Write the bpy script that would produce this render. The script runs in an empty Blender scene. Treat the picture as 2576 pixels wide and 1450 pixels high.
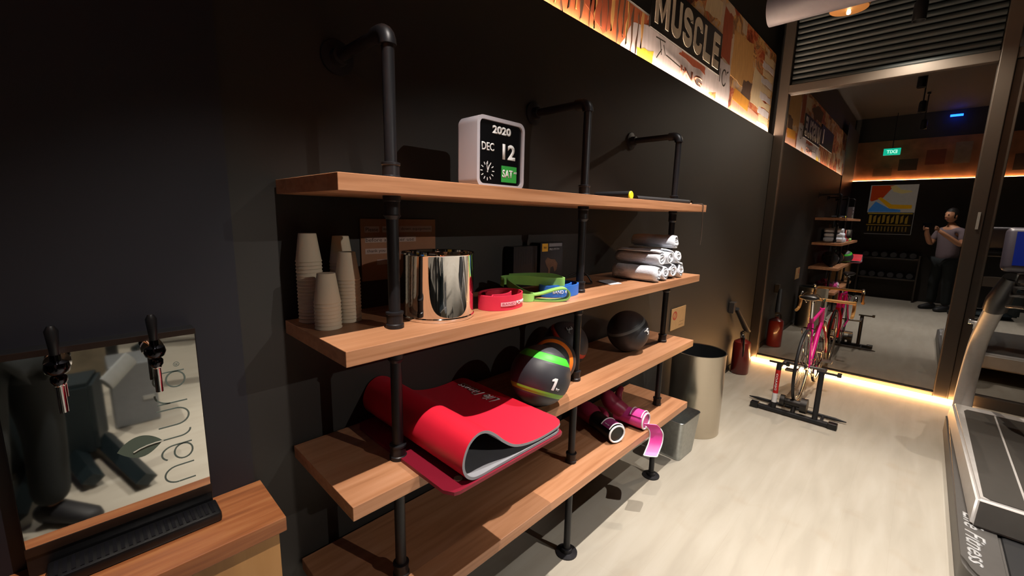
import bpy, bmesh, math, random
from mathutils import Vector, Matrix, Quaternion
random.seed(7)
SC = bpy.context.scene
COL = SC.collection
PI = math.pi
def V(*a): return Vector(a)

# ------------------------------------------------------------------ camera, world, exposure
YAW, PITCH, ROLL = 0.8046, -0.1684, 0.0219
CAM = V(-0.1835, -1.1884, 1.423)
fwd = V(math.sin(YAW)*math.cos(PITCH), math.cos(YAW)*math.cos(PITCH), math.sin(PITCH))
rgt0 = V(math.cos(YAW), -math.sin(YAW), 0)
up0 = rgt0.cross(fwd)
rgt = rgt0*math.cos(ROLL)+up0*math.sin(ROLL)
upv = -rgt0*math.sin(ROLL)+up0*math.cos(ROLL)
cam = bpy.data.cameras.new('camera'); cob = bpy.data.objects.new('camera', cam); COL.objects.link(cob)
m = Matrix((rgt, upv, -fwd)).transposed().to_4x4(); m.translation = CAM
cob.matrix_world = m
cam.sensor_fit = 'HORIZONTAL'; cam.sensor_width = 36.0; cam.lens = 36.0*1063.558/2576; cam.clip_start = 0.02
SC.camera = cob
w = bpy.data.worlds.new('night'); SC.world = w; w.use_nodes = True
w.node_tree.nodes['Background'].inputs[0].default_value = (0.10, 0.13, 0.30, 1)
w.node_tree.nodes['Background'].inputs[1].default_value = 0.001
SC.view_settings.view_transform = 'Standard'; SC.view_settings.look = 'None'
SC.view_settings.gamma = 1.0; SC.view_settings.use_curve_mapping = False
SC.view_settings.exposure = 0.0
SC.cycles.diffuse_bounces = 1; SC.cycles.glossy_bounces = 5; SC.cycles.max_bounces = 10; SC.cycles.transparent_max_bounces = 12
SPOTS = [  # ceiling track spots: x, y, z, watts, colour
    (0.19, -0.954, 2.90, 70, (1.0, .90, .80)),
    (1.60, -0.945, 2.90, 90, (1.0, .93, .86)),
    (3.00, -0.950, 2.90, 58, (1.0, .88, .76)),
    (4.33, -0.950, 2.90, 26, (1.0, .84, .66)),
    (1.52, -1.770, 2.76, 60, (1.0, .93, .86)),
    (3.05, -1.770, 2.76, 22, (1.0, .90, .80)),
    (-0.60, -3.500, 2.90, 60, (1.0, .92, .82)),  # added lamp, brightens the stone planter for the mirror panel
    (1.20, -3.900, 2.90, 40, (1.0, .92, .82)),  # added lamp, brightens the floor deep in the room
]
FAR = (1.70, -4.90, 2.88, 58, (1.0, .93, .84), (.85, 0, .80))  # far spot turned towards the shelf
LED_FLOOR, LED_WALL, LED_REAR = 110.0, 190.0, 220.0

# ------------------------------------------------------------------ materials
def lin(c):
    if isinstance(c, str):
        c = [int(c[i:i+2], 16)/255 for i in (0, 2, 4)]
        c = [x/12.92 if x <= .04045 else ((x+.055)/1.055)**2.4 for x in c]
    return (*c[:3], 1)
MC = {}
def mat(name, col, rough=.5, metal=0., var=.12, scale=30., bump=0., emit=None, es=1., coat=0., alpha=None, spec=.5, stretch=None):
    if name in MC: return MC[name]
    M = bpy.data.materials.new(name); M.use_nodes = True; nt = M.node_tree; N = nt.nodes; L = nt.links
    b = N['Principled BSDF']; b.inputs['Roughness'].default_value = rough; b.inputs['Metallic'].default_value = metal
    b.inputs['Specular IOR Level'].default_value = spec; b.inputs['Coat Weight'].default_value = coat
    c = lin(col)
    tc = N.new('ShaderNodeTexCoord'); nz = N.new('ShaderNodeTexNoise'); nz.inputs['Scale'].default_value = scale; nz.inputs['Detail'].default_value = 4
    src = tc.outputs['Object']
    if stretch:
        mp = N.new('ShaderNodeMapping'); mp.inputs['Scale'].default_value = stretch; L.new(src, mp.inputs[0]); src = mp.outputs[0]
    L.new(src, nz.inputs['Vector'])
    mx = N.new('ShaderNodeMix'); mx.data_type = 'RGBA'
    mx.inputs[6].default_value = (*[x*(1-var) for x in c[:3]], 1); mx.inputs[7].default_value = (*[min(1, x*(1+var)) for x in c[:3]], 1)
    L.new(nz.outputs[0], mx.inputs[0]); L.new(mx.outputs[2], b.inputs['Base Color'])
    if bump:
        bp = N.new('ShaderNodeBump'); bp.inputs['Strength'].default_value = bump; bp.inputs['Distance'].default_value = .01
        L.new(nz.outputs[0], bp.inputs['Height']); L.new(bp.outputs[0], b.inputs['Normal'])
    if emit:
        b.inputs['Emission Color'].default_value = lin(emit); b.inputs['Emission Strength'].default_value = es
    MC[name] = M; return M
def wood(name, cols, rough=.45, scale=(1.2, 18, 30), plank=None):
    M = bpy.data.materials.new(name); M.use_nodes = True; nt = M.node_tree; N = nt.nodes; L = nt.links
    b = N['Principled BSDF']; b.inputs['Roughness'].default_value = rough
    tc = N.new('ShaderNodeTexCoord'); mp = N.new('ShaderNodeMapping'); mp.inputs['Scale'].default_value = scale
    L.new(tc.outputs['Object'], mp.inputs[0])
    n1 = N.new('ShaderNodeTexNoise'); n1.inputs['Scale'].default_value = 2.2; n1.inputs['Detail'].default_value = 8; n1.inputs['Distortion'].default_value = .4
    L.new(mp.outputs[0], n1.inputs['Vector'])
    r = N.new('ShaderNodeValToRGB'); els = r.color_ramp.elements
    els[0].position = .3; els[0].color = lin(cols[0]); els[1].position = .72; els[1].color = lin(cols[2])
    e = els.new(.5); e.color = lin(cols[1])
    L.new(n1.outputs[0], r.inputs[0]); out = r.outputs[0]
    if plank:
        br = N.new('ShaderNodeTexBrick'); br.inputs['Scale'].default_value = 1; br.inputs['Mortar Size'].default_value = .0008
        br.inputs['Brick Width'].default_value = plank[0]; br.inputs['Row Height'].default_value = plank[1]; br.offset = .37
        br.inputs['Color1'].default_value = (1, 1, 1, 1); br.inputs['Color2'].default_value = (.975, .97, .965, 1); br.inputs['Mortar'].default_value = (.93, .92, .90, 1)
        L.new(tc.outputs['Object'], br.inputs['Vector'])
        mx = N.new('ShaderNodeMix'); mx.data_type = 'RGBA'; mx.blend_type = 'MULTIPLY'; mx.inputs[0].default_value = 1
        L.new(out, mx.inputs[6]); L.new(br.outputs[0], mx.inputs[7]); out = mx.outputs[2]
        n2 = N.new('ShaderNodeTexNoise'); n2.inputs['Scale'].default_value = 5; L.new(tc.outputs['Object'], n2.inputs['Vector'])
        r2 = N.new('ShaderNodeValToRGB'); r2.color_ramp.elements[0].position = .27; r2.color_ramp.elements[0].color = (.95, .92, .89, 1); r2.color_ramp.elements[1].position = .38; r2.color_ramp.elements[1].color = (1, 1, 1, 1)
        L.new(n2.outputs[0], r2.inputs[0])
        m3 = N.new('ShaderNodeMix'); m3.data_type = 'RGBA'; m3.blend_type = 'MULTIPLY'; m3.inputs[0].default_value = 1
        L.new(out, m3.inputs[6]); L.new(r2.outputs[0], m3.inputs[7]); out = m3.outputs[2]
    L.new(out, b.inputs['Base Color'])
    bp = N.new('ShaderNodeBump'); bp.inputs['Strength'].default_value = .06; L.new(n1.outputs[0], bp.inputs['Height']); L.new(bp.outputs[0], b.inputs['Normal'])
    MC[name] = M; return M
def glassmat(name, refl, tint, rough=.0, rcol=(1, 1, 1, 1)):
    M = bpy.data.materials.new(name); M.use_nodes = True; nt = M.node_tree; N = nt.nodes; L = nt.links; N.clear()
    o = N.new('ShaderNodeOutputMaterial'); g = N.new('ShaderNodeBsdfGlossy'); g.inputs['Roughness'].default_value = rough; g.inputs[0].default_value = rcol
    t = N.new('ShaderNodeBsdfTransparent'); t.inputs[0].default_value = (*tint, 1)
    mx = N.new('ShaderNodeMixShader'); mx.inputs[0].default_value = refl
    L.new(t.outputs[0], mx.inputs[1]); L.new(g.outputs[0], mx.inputs[2]); L.new(mx.outputs[0], o.inputs[0])
    MC[name] = M; return M
def mural_mat():
    M = bpy.data.materials.new('collage_print'); M.use_nodes = True; nt = M.node_tree; N = nt.nodes; L = nt.links
    b = N['Principled BSDF']; b.inputs['Roughness'].default_value = .7
    tc = N.new('ShaderNodeTexCoord'); mp = N.new('ShaderNodeMapping'); mp.inputs['Scale'].default_value = (1.3, 1.3, 1.9); L.new(tc.outputs['Object'], mp.inputs[0])
    n = N.new('ShaderNodeTexNoise'); n.inputs['Scale'].default_value = 3.0; n.inputs['Detail'].default_value = 7; n.inputs['Roughness'].default_value = .7; n.inputs['Distortion'].default_value = 1.3
    L.new(mp.outputs[0], n.inputs['Vector'])
    v = N.new('ShaderNodeTexVoronoi'); v.inputs['Scale'].default_value = 3.2; v.distance = 'CHEBYCHEV'; L.new(mp.outputs[0], v.inputs['Vector'])
    sp = N.new('ShaderNodeSeparateColor'); L.new(v.outputs['Color'], sp.inputs[0])
    ma = N.new('ShaderNodeMath'); ma.operation = 'MULTIPLY_ADD'; L.new(sp.outputs[0], ma.inputs[0]); ma.inputs[1].default_value = .55; L.new(n.outputs[0], ma.inputs[2])
    r = N.new('ShaderNodeValToRGB'); E = r.color_ramp.elements
    E[0].position = .42; E[0].color = lin('3a1c10'); E[1].position = .98; E[1].color = lin('c9b8a4')
    for p, c in ((.52, '8a3a18'), (.6, 'b5532a'), (.68, 'c98f5a'), (.76, '7d5a40'), (.84, 'd9a860'), (.9, 'bfa58c')):
        e = E.new(p); e.color = lin(c)
    L.new(ma.outputs[0], r.inputs[0]); L.new(r.outputs[0], b.inputs['Base Color'])
    MC['collage_print'] = M; return M

PIPE = mat('black_iron_pipe', '222226', .42, .35, .2, 60)
SHELFW = wood('shelf_wood', ('a06c4a', 'b47f5b', 'c08c6a'), .42)
COUNTW = wood('counter_wood', ('7d4a2c', '965a34', 'ab7348'), .38, (1.5, 22, 22))
FLOORM = wood('pale_oak_vinyl', ('a19a8d', 'a8a194', 'aea89c'), .33, (1.1, 7, 7), plank=(1.2, .18))
WALLM = mat('charcoal_wall_paint', '201d1a', .62, 0, .12, 3)
WALLN = mat('navy_black_wall_panel', '17171f', .5, 0, .1, 3)
CEILM = mat('black_ceiling_paint', '141416', .8)
BLACKP = mat('black_plastic', '0d0d0f', .35)
BLACKM = mat('matt_black_rubber', '16161a', .6)
WHITEP = mat('white_print', 'e8e8ea', .5, var=.03)
WHITEPL = mat('white_plastic', 'b9b4bd', .35, var=.03)
CHROME = mat('chrome', 'e8e8ea', .04, 1, .01)
STEEL = mat('brushed_steel', 'c8bfb0', .27, 1, .06, 12, stretch=(1, 1, 30))
GALV = mat('galvanised_steel', '9fa3a2', .38, 1, .25, 55)
CUPM = mat('paper_cup', 'd6c6ac', .75, 0, .03)
CARDB = mat('cardboard', '8a5f45', .85)
TOWELM = mat('white_towel', 'eef1fb', .95, 0, .04, 160, .2)
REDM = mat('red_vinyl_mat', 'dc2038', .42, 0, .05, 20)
GREYU = mat('grey_mat_backing', '8c8c92', .7)
REDB = mat('red_rubber', 'd82a48', .5)
GREENB = mat('green_rubber', '90c868', .5)
BLUEB = mat('blue_rubber', '2a6ccc', .5)
GREENS = mat('bright_green_stripe', '3fc02e', .5)
OLIVES = mat('lime_green_stripe', '74b02e', .5)
ORANGES = mat('orange_stripe', 'e8741a', .5)
GREYS = mat('grey_stripe', '6d7276', .5)
REDS = mat('red_stripe', 'b2301c', .5)
BALLM = mat('dark_ball_rubber', '2c2d33', .5)
PINK = mat('pink_vinyl', 'e0489f', .4)
PURP = mat('plum_pink_vinyl', '9c3a78', .4)
MAGD = mat('dark_rose_leather', '98284a', .4)
YELP = mat('yellow_plastic', 'd9d322', .5)
FRAMEM = mat('bronze_window_frame', '3c352e', .5, .25, .05)
GLASSM = glassmat('window_glass', .30, (.35, .35, .36))
MIRRORM = glassmat('mirror_glass', 1.0, (0, 0, 0), .03, (.86, .87, .84, 1))
LEDF = mat('warm_led_floor', 'ffb870', emit='ffbc76', es=LED_FLOOR)
LEDW = mat('warm_led_wall', 'ffcf9a', emit='ffdcbc', es=LED_WALL)
LEDR = mat('warm_led_rear', 'ffcf9a', emit='ffb878', es=LED_REAR)
MURAL = mural_mat()

# ------------------------------------------------------------------ object helpers
WM = {}
def reg(o, M): WM[o.name] = M
def thing(name, label, cat, loc=(0, 0, 0), rz=0, group=None, rot=None):
    o = bpy.data.objects.new(name, None); o.empty_display_size = .05; COL.objects.link(o)
    M = Matrix.Translation(loc) @ (rot.to_4x4() if rot else Matrix.Rotation(rz, 4, 'Z'))
    o.matrix_world = M; reg(o, M); o['label'] = label; o['category'] = cat
    if group: o['group'] = group
    return o
def obj(name, bm, ms, parent=None, smooth=False, label=None, local=False, origin=None, recalc=True):
    """bm in WORLD coordinates unless local=True"""
    if parent is not None:
        M = WM[parent.name]
        if not local: bm.transform(M.inverted())
    else:
        M = Matrix.Translation(origin) if origin else Matrix()
        if not local: bm.transform(M.inverted())
    if recalc: bmesh.ops.recalc_face_normals(bm, faces=bm.faces)
    me = bpy.data.meshes.new(name); bm.to_mesh(me); bm.free()
    for x in (ms if isinstance(ms, (list, tuple)) else [ms]): me.materials.append(x)
    o = bpy.data.objects.new(name, me); COL.objects.link(o)
    if parent is not None: o.parent = parent
    else: o.matrix_world = M
    reg(o, M)
    if smooth:
        for p in me.polygons: p.use_smooth = True
        if smooth != 'all': me.set_sharp_from_angle(angle=math.radians(38))
    if label: o['label'] = label
    return o
def tag(o, label, cat, group=None):
    o['label'] = label; o['category'] = cat
    if group: o['group'] = group
    return o
def struct(name, bm, m, parent=None, **k):
    o = obj(name, bm, m, parent, **k)
    if parent is None: o['kind'] = 'structure'
    return o
def B(): return bmesh.new()
def box(bm, x0, x1, y0, y1, z0, z1, bev=0, mi=0, seg=2, M=None):
    vs = [bm.verts.new((x, y, z)) for x in (x0, x1) for y in (y0, y1) for z in (z0, z1)]
    F = [(0, 1, 3, 2), (4, 6, 7, 5), (0, 4, 5, 1), (2, 3, 7, 6), (0, 2, 6, 4), (1, 5, 7, 3)]
    fs = [bm.faces.new([vs[i] for i in f]) for f in F]
    for f in fs: f.material_index = mi
    if M: bmesh.ops.transform(bm, matrix=M, verts=vs)
    if bev:
        es = {e for f in fs for e in f.edges}
        r = bmesh.ops.bevel(bm, geom=list(es), offset=bev, segments=seg, affect='EDGES', profile=.5)
        for f in r['faces']: f.material_index = mi
    return bm
def frame_of(t):
    t = t.normalized(); a = V(0, 0, 1) if abs(t.z) < .9 else V(1, 0, 0)
    u = t.cross(a).normalized(); return u, t.cross(u).normalized()
def loft(bm, secs, n=16, mi=0, cap=True, closed=False, up=None):
    """secs: (centre, ra, rb) ; ra along side, rb along up"""
    rings = []; prev = None
    P = [V(*s[0]) for s in secs]
    for i, s in enumerate(secs):
        if closed: t = P[(i+1) % len(P)]-P[i-1]
        else: t = P[min(i+1, len(P)-1)]-P[max(i-1, 0)]
        t.normalize()
        if up is not None:
            u = t.cross(V(*up))
            u = u.normalized() if u.length > 1e-4 else frame_of(t)[0]
            v = u.cross(t).normalized()
        else:
            if prev is None: u, v = frame_of(t)
            else:
                u = (prev-t*prev.dot(t)).normalized(); v = t.cross(u)
            prev = u
        ra = s[1]; rb = s[2] if len(s) > 2 else s[1]
        rings.append([bm.verts.new(P[i]+u*ra*math.cos(2*PI*k/n)+v*rb*math.sin(2*PI*k/n)) for k in range(n)])
    m = len(rings)
    for i in range(m if closed else m-1):
        a, b = rings[i], rings[(i+1) % m]
        for k in range(n):
            f = bm.faces.new((a[k], a[(k+1) % n], b[(k+1) % n], b[k])); f.material_index = mi
    if cap and not closed:
        for r in (rings[0], rings[-1]):
            f = bm.faces.new(r); f.material_index = mi
    return bm
def tube(bm, pts, r, n=12, mi=0, closed=False): return loft(bm, [(p, r, r) for p in pts], n, mi, True, closed)
def cyl(bm, a, b, r, r2=None, n=24, mi=0): return loft(bm, [(a, r), (b, r if r2 is None else r2)], n, mi)
def lathe(bm, c, prof, n=32, mi=0, axis=(0, 0, 1), cap0=True, cap1=True):
    ax = V(*axis).normalized(); u, v = frame_of(ax); c = V(*c); rings = []
    for r, h in prof:
        if r < 1e-6: rings.append([bm.verts.new(c+ax*h)])
        else: rings.append([bm.verts.new(c+ax*h+u*r*math.cos(2*PI*k/n)+v*r*math.sin(2*PI*k/n)) for k in range(n)])
    for i in range(len(rings)-1):
        a, b = rings[i], rings[i+1]
        for k in range(n):
            if len(a) == 1 and len(b) == 1: continue
            if len(a) == 1: f = bm.faces.new((a[0], b[k], b[(k+1) % n]))
            elif len(b) == 1: f = bm.faces.new((a[k], a[(k+1) % n], b[0]))
            else: f = bm.faces.new((a[k], a[(k+1) % n], b[(k+1) % n], b[k]))
            f.material_index = mi
    if cap0 and len(rings[0]) > 1: bm.faces.new(rings[0]).material_index = mi
    if cap1 and len(rings[-1]) > 1: bm.faces.new(rings[-1]).material_index = mi
    return bm
def smoothpts(P, n=8, closed=False):
    P = [V(*p) for p in P]; out = []; m = len(P)
    for i in range(m if closed else m-1):
        g = lambda k: P[k % m] if closed else P[max(0, min(m-1, k))]
        a, b, c, d = g(i-1), g(i), g(i+1), g(i+2)
        for k in range(n):
            t = k/n
            out.append(.5*((2*b)+(c-a)*t+(2*a-5*b+4*c-d)*t*t+(3*b-a-3*c+d)*t**3))
    if not closed: out.append(P[-1])
    return out
def ribbon(bm, pts, wdir, width, th, mi=0, mi2=None, rnd=(0, 0), closed=False):
    """band along pts; wdir: width direction (vector or fn(i)); rnd: corner radius at both ends"""
    mi2 = mi if mi2 is None else mi2; P = [V(*p) for p in pts]; n = len(P); rows = []
    L = [0]
    for i in range(1, n): L.append(L[-1]+(P[i]-P[i-1]).length)
    for i in range(n):
        t = (P[(i+1) % n]-P[i-1]) if closed else (P[min(i+1, n-1)]-P[max(i-1, 0)])
        wd = V(*wdir).normalized(); nrm = t.normalized().cross(wd).normalized()
        inset = 0
        for e, rr in ((L[i], rnd[0]), (L[-1]-L[i], rnd[1])):
            if rr and e < rr: inset = max(inset, rr-math.sqrt(max(0, rr*rr-(rr-e)**2)))
        h = width/2-inset; K = 6; row = []
        for s in (1, -1):
            row.append([bm.verts.new(P[i]+wd*(h*(2*k/K-1))+nrm*s*th/2) for k in range(K+1)])
        rows.append(row)
    for i in range(n if closed else n-1):
        a, b = rows[i], rows[(i+1) % n]
        for s in (0, 1):
            for k in range(6):
                f = bm.faces.new((a[s][k], a[s][k+1], b[s][k+1], b[s][k])); f.material_index = mi if s == 0 else mi2
        for k in (0, 6):
            bm.faces.new((a[0][k], b[0][k], b[1][k], a[1][k])).material_index = mi
    if not closed:
        for a in (rows[0], rows[-1]):
            for k in range(6): bm.faces.new((a[0][k], a[0][k+1], a[1][k+1], a[1][k])).material_index = mi
    return bm
def text_bm(s, w, h, bold=.0, depth=.001, fn=None, O=None, X=None, Y=None, shear=0, res=3):
    """text fitted to w x h, centred; fn(u,v,d)->point, or origin O with axes X (reading) and Y (up)"""
    cu = bpy.data.curves.new('t', 'FONT'); cu.body = s; cu.size = 1; cu.offset = bold; cu.resolution_u = res; cu.shear = shear
    o = bpy.data.objects.new('t', cu); COL.objects.link(o)
    dg = bpy.context.evaluated_depsgraph_get(); me = bpy.data.meshes.new_from_object(o.evaluated_get(dg))
    bm = B(); bm.from_mesh(me); bpy.data.objects.remove(o); bpy.data.curves.remove(cu); bpy.data.meshes.remove(me)
    xs = [v.co.x for v in bm.verts]; ys = [v.co.y for v in bm.verts]
    x0, x1, y0, y1 = min(xs), max(xs), min(ys), max(ys)
    if X is not None:
        X = V(*X).normalized(); Y = V(*Y).normalized(); Z = X.cross(Y); O = V(*O)
        fn = lambda u, v, d: O+X*u+Y*v+Z*d
    r = bmesh.ops.extrude_face_region(bm, geom=bm.faces[:])
    top = {v for v in r['geom'] if isinstance(v, bmesh.types.BMVert)}
    for v in bm.verts:
        v.co = fn(((v.co.x-x0)/(x1-x0)-.5)*w, ((v.co.y-y0)/(y1-y0)-.5)*h, depth if v in top else .0002)
    return bm
def poly(bm, pts, nrm, th, mi=0):
    """flat polygon plate with thickness along nrm"""
    a = [bm.verts.new(V(*p)) for p in pts]; b = [bm.verts.new(V(*p)+V(*nrm)*th) for p in pts]
    bm.faces.new(a).material_index = mi; bm.faces.new(b).material_index = mi
    for i in range(len(a)): bm.faces.new((a[i], a[(i+1) % len(a)], b[(i+1) % len(a)], b[i])).material_index = mi
def stroke(bm, pts, wid, fn, closed=False):
    """constant-width line in a plane; fn maps (u,v,d) to space"""
    P = [V(p[0], p[1], 0) for p in pts]; n = len(P); rows = []
    for i in range(n):
        t = (P[min(i+1, n-1)]-P[max(i-1, 0)]).normalized(); q = V(-t.y, t.x, 0)*wid/2
        a, b = P[i]+q, P[i]-q
        rows.append([bm.verts.new(fn(a.x, a.y, 0)), bm.verts.new(fn(b.x, b.y, 0)), bm.verts.new(fn(b.x, b.y, 1)), bm.verts.new(fn(a.x, a.y, 1))])
    for i in range(n-1):
        a, b = rows[i], rows[i+1]
        for k in range(4): bm.faces.new((a[k], a[(k+1) % 4], b[(k+1) % 4], b[k]))
    bm.faces.new(rows[0]); bm.faces.new(rows[-1])
def arc(cx, cy, r, a0, a1, n=14, ry=None):
    ry = r if ry is None else ry
    return [(cx+r*math.cos(math.radians(a0+(a1-a0)*i/n)), cy+ry*math.sin(math.radians(a0+(a1-a0)*i/n))) for i in range(n+1)]
def dup(root, loc=None, rz=None, label=None, group=None, scale=None):
    r = root.copy(); COL.objects.link(r)
    if loc is not None: r.location = loc
    if rz is not None: r.rotation_euler = (0, 0, rz)
    if label: r['label'] = label
    if group: r['group'] = group
    for ch in root.children:
        c = ch.copy(); COL.objects.link(c); c.parent = r
        for g in ch.children:
            d = g.copy(); COL.objects.link(d); d.parent = c
    return r

# ------------------------------------------------------------------ room shell
XR, XG, YN, HC = -1.364, 4.7345, -5.6, 3.45
bm = B(); box(bm, XR-.1, XG+.25, YN-.1, .12, -.1, 0); struct('floor', bm, FLOORM)
bm = B(); box(bm, XR-.1, XG+.4, YN-.1, .15, HC, HC+.1); struct('ceiling', bm, CEILM)
bm = B(); box(bm, XR, XG+.2, 0, .06, 0, 2.258); box(bm, XR, XG+.2, .075, .15, 0, HC); struct('wall_back', bm, WALLM)
bm = B(); box(bm, XR-.06, XR, YN, .06, 0, 2.258); box(bm, XR-.15, XR-.075, YN, .15, 0, HC); struct('wall_left', bm, WALLM)
bm = B(); box(bm, XR-.1, XG+.2, YN-.12, YN, 0, HC); struct('wall_front', bm, mat('grey_stone_wall', '5e5850', .85, 0, .5, 6, .4))
bm = B(); box(bm, XR, .081, -.012, -.0005, 0, HC-.3); struct('trim_1', bm, WALLN)
bm = B(); box(bm, .081, XG, -.010, -.0005, 0, .055, .002); struct('baseboard_back', bm, mat('dark_baseboard', '191715', .5))
# led channels
bm = B(); box(bm, XR+.01, XG-.03, .038, .053, 2.2585, 2.2635)
tag(obj('led_strip', bm, LEDW, origin=(1.7, .02, 2.26)), 'warm LED strip glowing along the ledge under the back wall collage', 'led strip')
bm = B(); box(bm, XR-.053, XR-.038, YN+.02, .0, 2.2585, 2.2635)
tag(obj('led_strip', bm, LEDR, origin=(XR, -2.5, 2.26)), 'warm LED strip on the ledge of the rear wall, seen mirrored in the window', 'led strip')
bm = B(); box(bm, 4.655, 4.673, -1.62, -.05, .002, .018, .003)
tag(obj('led_strip', bm, LEDF, origin=(4.66, -.8, 0)), 'bright warm LED strip on the floor along the foot of the window', 'led strip')

# collage on the back wall (and rear wall)
def collage(name, label, x0, x1, yface):
    t = thing(name, label, 'mural', ((x0+x1)/2, yface, 2.27))
    bm = B(); box(bm, x0, x1, yface-.004, yface+.01, 2.27, 3.02)
    obj('printed_panel', bm, MURAL, t)
    return t
Y0 = .056
mu = thing('wall_mural', 'orange and cream collage along the top of the back wall with white MUSCLE lettering', 'mural', (1.7, Y0, 2.262))
bm = B(); box(bm, XR, XG-.03, Y0, Y0+.015, 2.262, 3.0, mi=0)
obj('printed_panel', bm, MURAL, mu)
cols = {k: mat('print_'+k, c, .75, 0, .3, 14, stretch=(3, 1, .6)) for k, c in dict(rust='9c4a2a', flame='b5623a', ivory='c8c4cc', sand='c69a5c', amber='d89420', yolk='d6c23a', umber='5a4030', cream='d4c2a0', blush='c79a86').items()}
names = list(cols); MI = {k: i for i, k in enumerate(names)}
bm = B()
def patch(k, pts, lay=1):
    th = .0005*lay
    # jagged torn edge
    out = []
    for i, p in enumerate(pts):
        q = pts[(i+1) % len(pts)]
        out.append((p[0], Y0, p[1]))
        if k not in ('amber',):
            for s in (.25, .5, .75): out.append((p[0]+(q[0]-p[0])*s+random.uniform(-.012, .012), Y0, p[1]+(q[1]-p[1])*s+random.uniform(-.01, .01)))
    poly(bm, out, (0, -1, 0), th, MI[k])
patch('flame', [(1.30, 2.265), (1.83, 2.265), (2.02, 2.42), (2.13, 2.47), (2.13, 2.62), (1.6, 2.66), (1.3, 2.60)])
patch('rust', [(1.55, 2.38), (1.70, 2.30), (1.80, 2.40), (1.78, 2.56), (1.62, 2.60)], 2)
patch('ivory', [(1.84, 2.264), (2.62, 2.264), (3.0, 2.30), (3.24, 2.36), (3.24, 2.475), (2.14, 2.475), (1.98, 2.44)], 1.5)
patch('yolk', [(2.03, 2.264), (2.03, 2.335), (2.23, 2.366), (2.22, 2.264)], 2)
patch('ivory', [(3.24, 2.264), (3.24, 2.60), (3.47, 2.60), (3.52, 2.42), (3.50, 2.264)], 1.5)
patch('sand', [(3.50, 2.54), (3.50, 2.86), (4.00, 2.90), (4.05, 2.62), (3.8, 2.52)], 1.2)
patch('umber', [(3.78, 2.42), (4.02, 2.44), (4.06, 2.60), (3.82, 2.58)], 1.4)
patch('cream', [(4.05, 2.45), (4.38, 2.45), (4.40, 2.72), (4.08, 2.74)], 1.2)
patch('blush', [(3.55, 2.264), (4.65, 2.264), (4.62, 2.36), (4.1, 2.40), (3.6, 2.38)], 1)
patch('amber', [(3.60, 2.385), (4.00, 2.36), (4.02, 2.455), (3.63, 2.475)], 2)
patch('rust', [(3.26, 2.62), (3.46, 2.60), (3.44, 2.93), (3.27, 2.95)], 1)
patch('rust', [(2.56, 2.44), (3.0, 2.42), (2.98, 2.47), (2.60, 2.475)], 2)
patch('umber', [(2.2, 2.80), (2.6, 2.78), (2.9, 2.86), (2.5, 2.97), (2.1, 2.95)], 1)
patch('cream', [(2.9, 2.80), (3.2, 2.82), (3.22, 2.95), (2.95, 2.97)], 1)
for i in range(10):
    x = 4.30+.04*(i % 2); z = 2.28+.065*i
    patch('cream' if i % 2 else 'ivory', [(x, z), (4.66, z), (4.66, z+.055), (x, z+.055)], 1.6)
for i in range(16):
    x = 1.32+.05*i+random.uniform(-.01, .01); z = 2.28+random.random()*.06
    patch('umber' if i % 3 else 'sand', [(x, z), (x+.010, z+.01), (x+.022, z+.22), (x+.008, z+.20)], 3)
obj('paper_patches', bm, [cols[k] for k in names], mu, label='torn paper pieces printed in rust, ivory, sand and amber')
bm = B(); box(bm, 2.150, 3.232, Y0-.012, Y0, 2.470, 2.748, .001)
pl = obj('black_plate', bm, mat('matt_black_board', '0a0a0a', .5), mu)
GL = dict(M=[[(.14, 0), (.14, 1)], [(.10, .98), (.5, .20), (.90, .98)], [(.86, 1), (.86, 0)]], U=[[(.14, 1), (.14, .30)]+arc(.5, .27, .36, 180, 360, 12, .16)+[(.86, 1)]],
  S=[[(.86, .70), (.86, .76)]+arc(.5, .76, .36, 0, 180, 10, .15)+[(.14, .68), (.20, .58), (.80, .42), (.86, .32)]+arc(.5, .24, .36, 0, -180, 10, .15)+[(.14, .30)]],
  C=[[(.86, .66), (.86, .74)]+arc(.5, .74, .36, 0, 180, 10, .17)+arc(.5, .26, .36, 180, 360, 10, .17)+[(.86, .34)]], L=[[(.16, 1), (.16, 0)], [(.10, .09), (.95, .09)]],
  E=[[(.16, 1), (.16, 0)], [(.10, .91), (.92, .91)], [(.10, .51), (.82, .51)], [(.10, .09), (.92, .09)]])
WORN = mat('worn_white_lettering', 'dcd6c8', .6, 0, .3, 18)
xc = 2.188
for ch in 'MUSCLE':
    cw = .185 if ch == 'M' else .140
    bm = B()
    for qi, q in enumerate(GL[ch]): stroke(bm, q, .26 if ch != 'M' else .22, lambda u, v, d: V(xc+u*cw, Y0-.0122-(.0012+.0004*qi)*d, 2.507+v*.205))
    obj('lettering', bm, WORN, pl); xc += cw+.026
bm = B(); box(bm, 1.10, 2.135, Y0-.012, Y0, 2.520, 2.80, .001); pl2 = obj('black_plate', bm, mat('matt_black_board', '0a0a0a', .5), mu)
bm = B(); box(bm, 1.94, 1.99, Y0-.016, Y0-.012, 2.56, 2.75); obj('lettering', bm, WORN, pl2)
DARKINK = mat('dark_ink', '2a241e', .7)
bm = B(); yo = Y0-.0035
for pts in ([(2.24, 2.445), (2.36, 2.45)], [(2.29, 2.45), (2.32, 2.37)], [(2.34, 2.43), (2.37, 2.38)], [(2.38, 2.385), (2.68, 2.362)], [(2.26, 2.34), (2.32, 2.40)]):
    stroke(bm, pts, .007, lambda u, v, d: V(u, yo-.001*d, v))
stroke(bm, arc(3.36, 2.485, .045, 30, 330, 16, .055), .012, lambda u, v, d: V(u, yo-.001*d, v))
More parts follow.
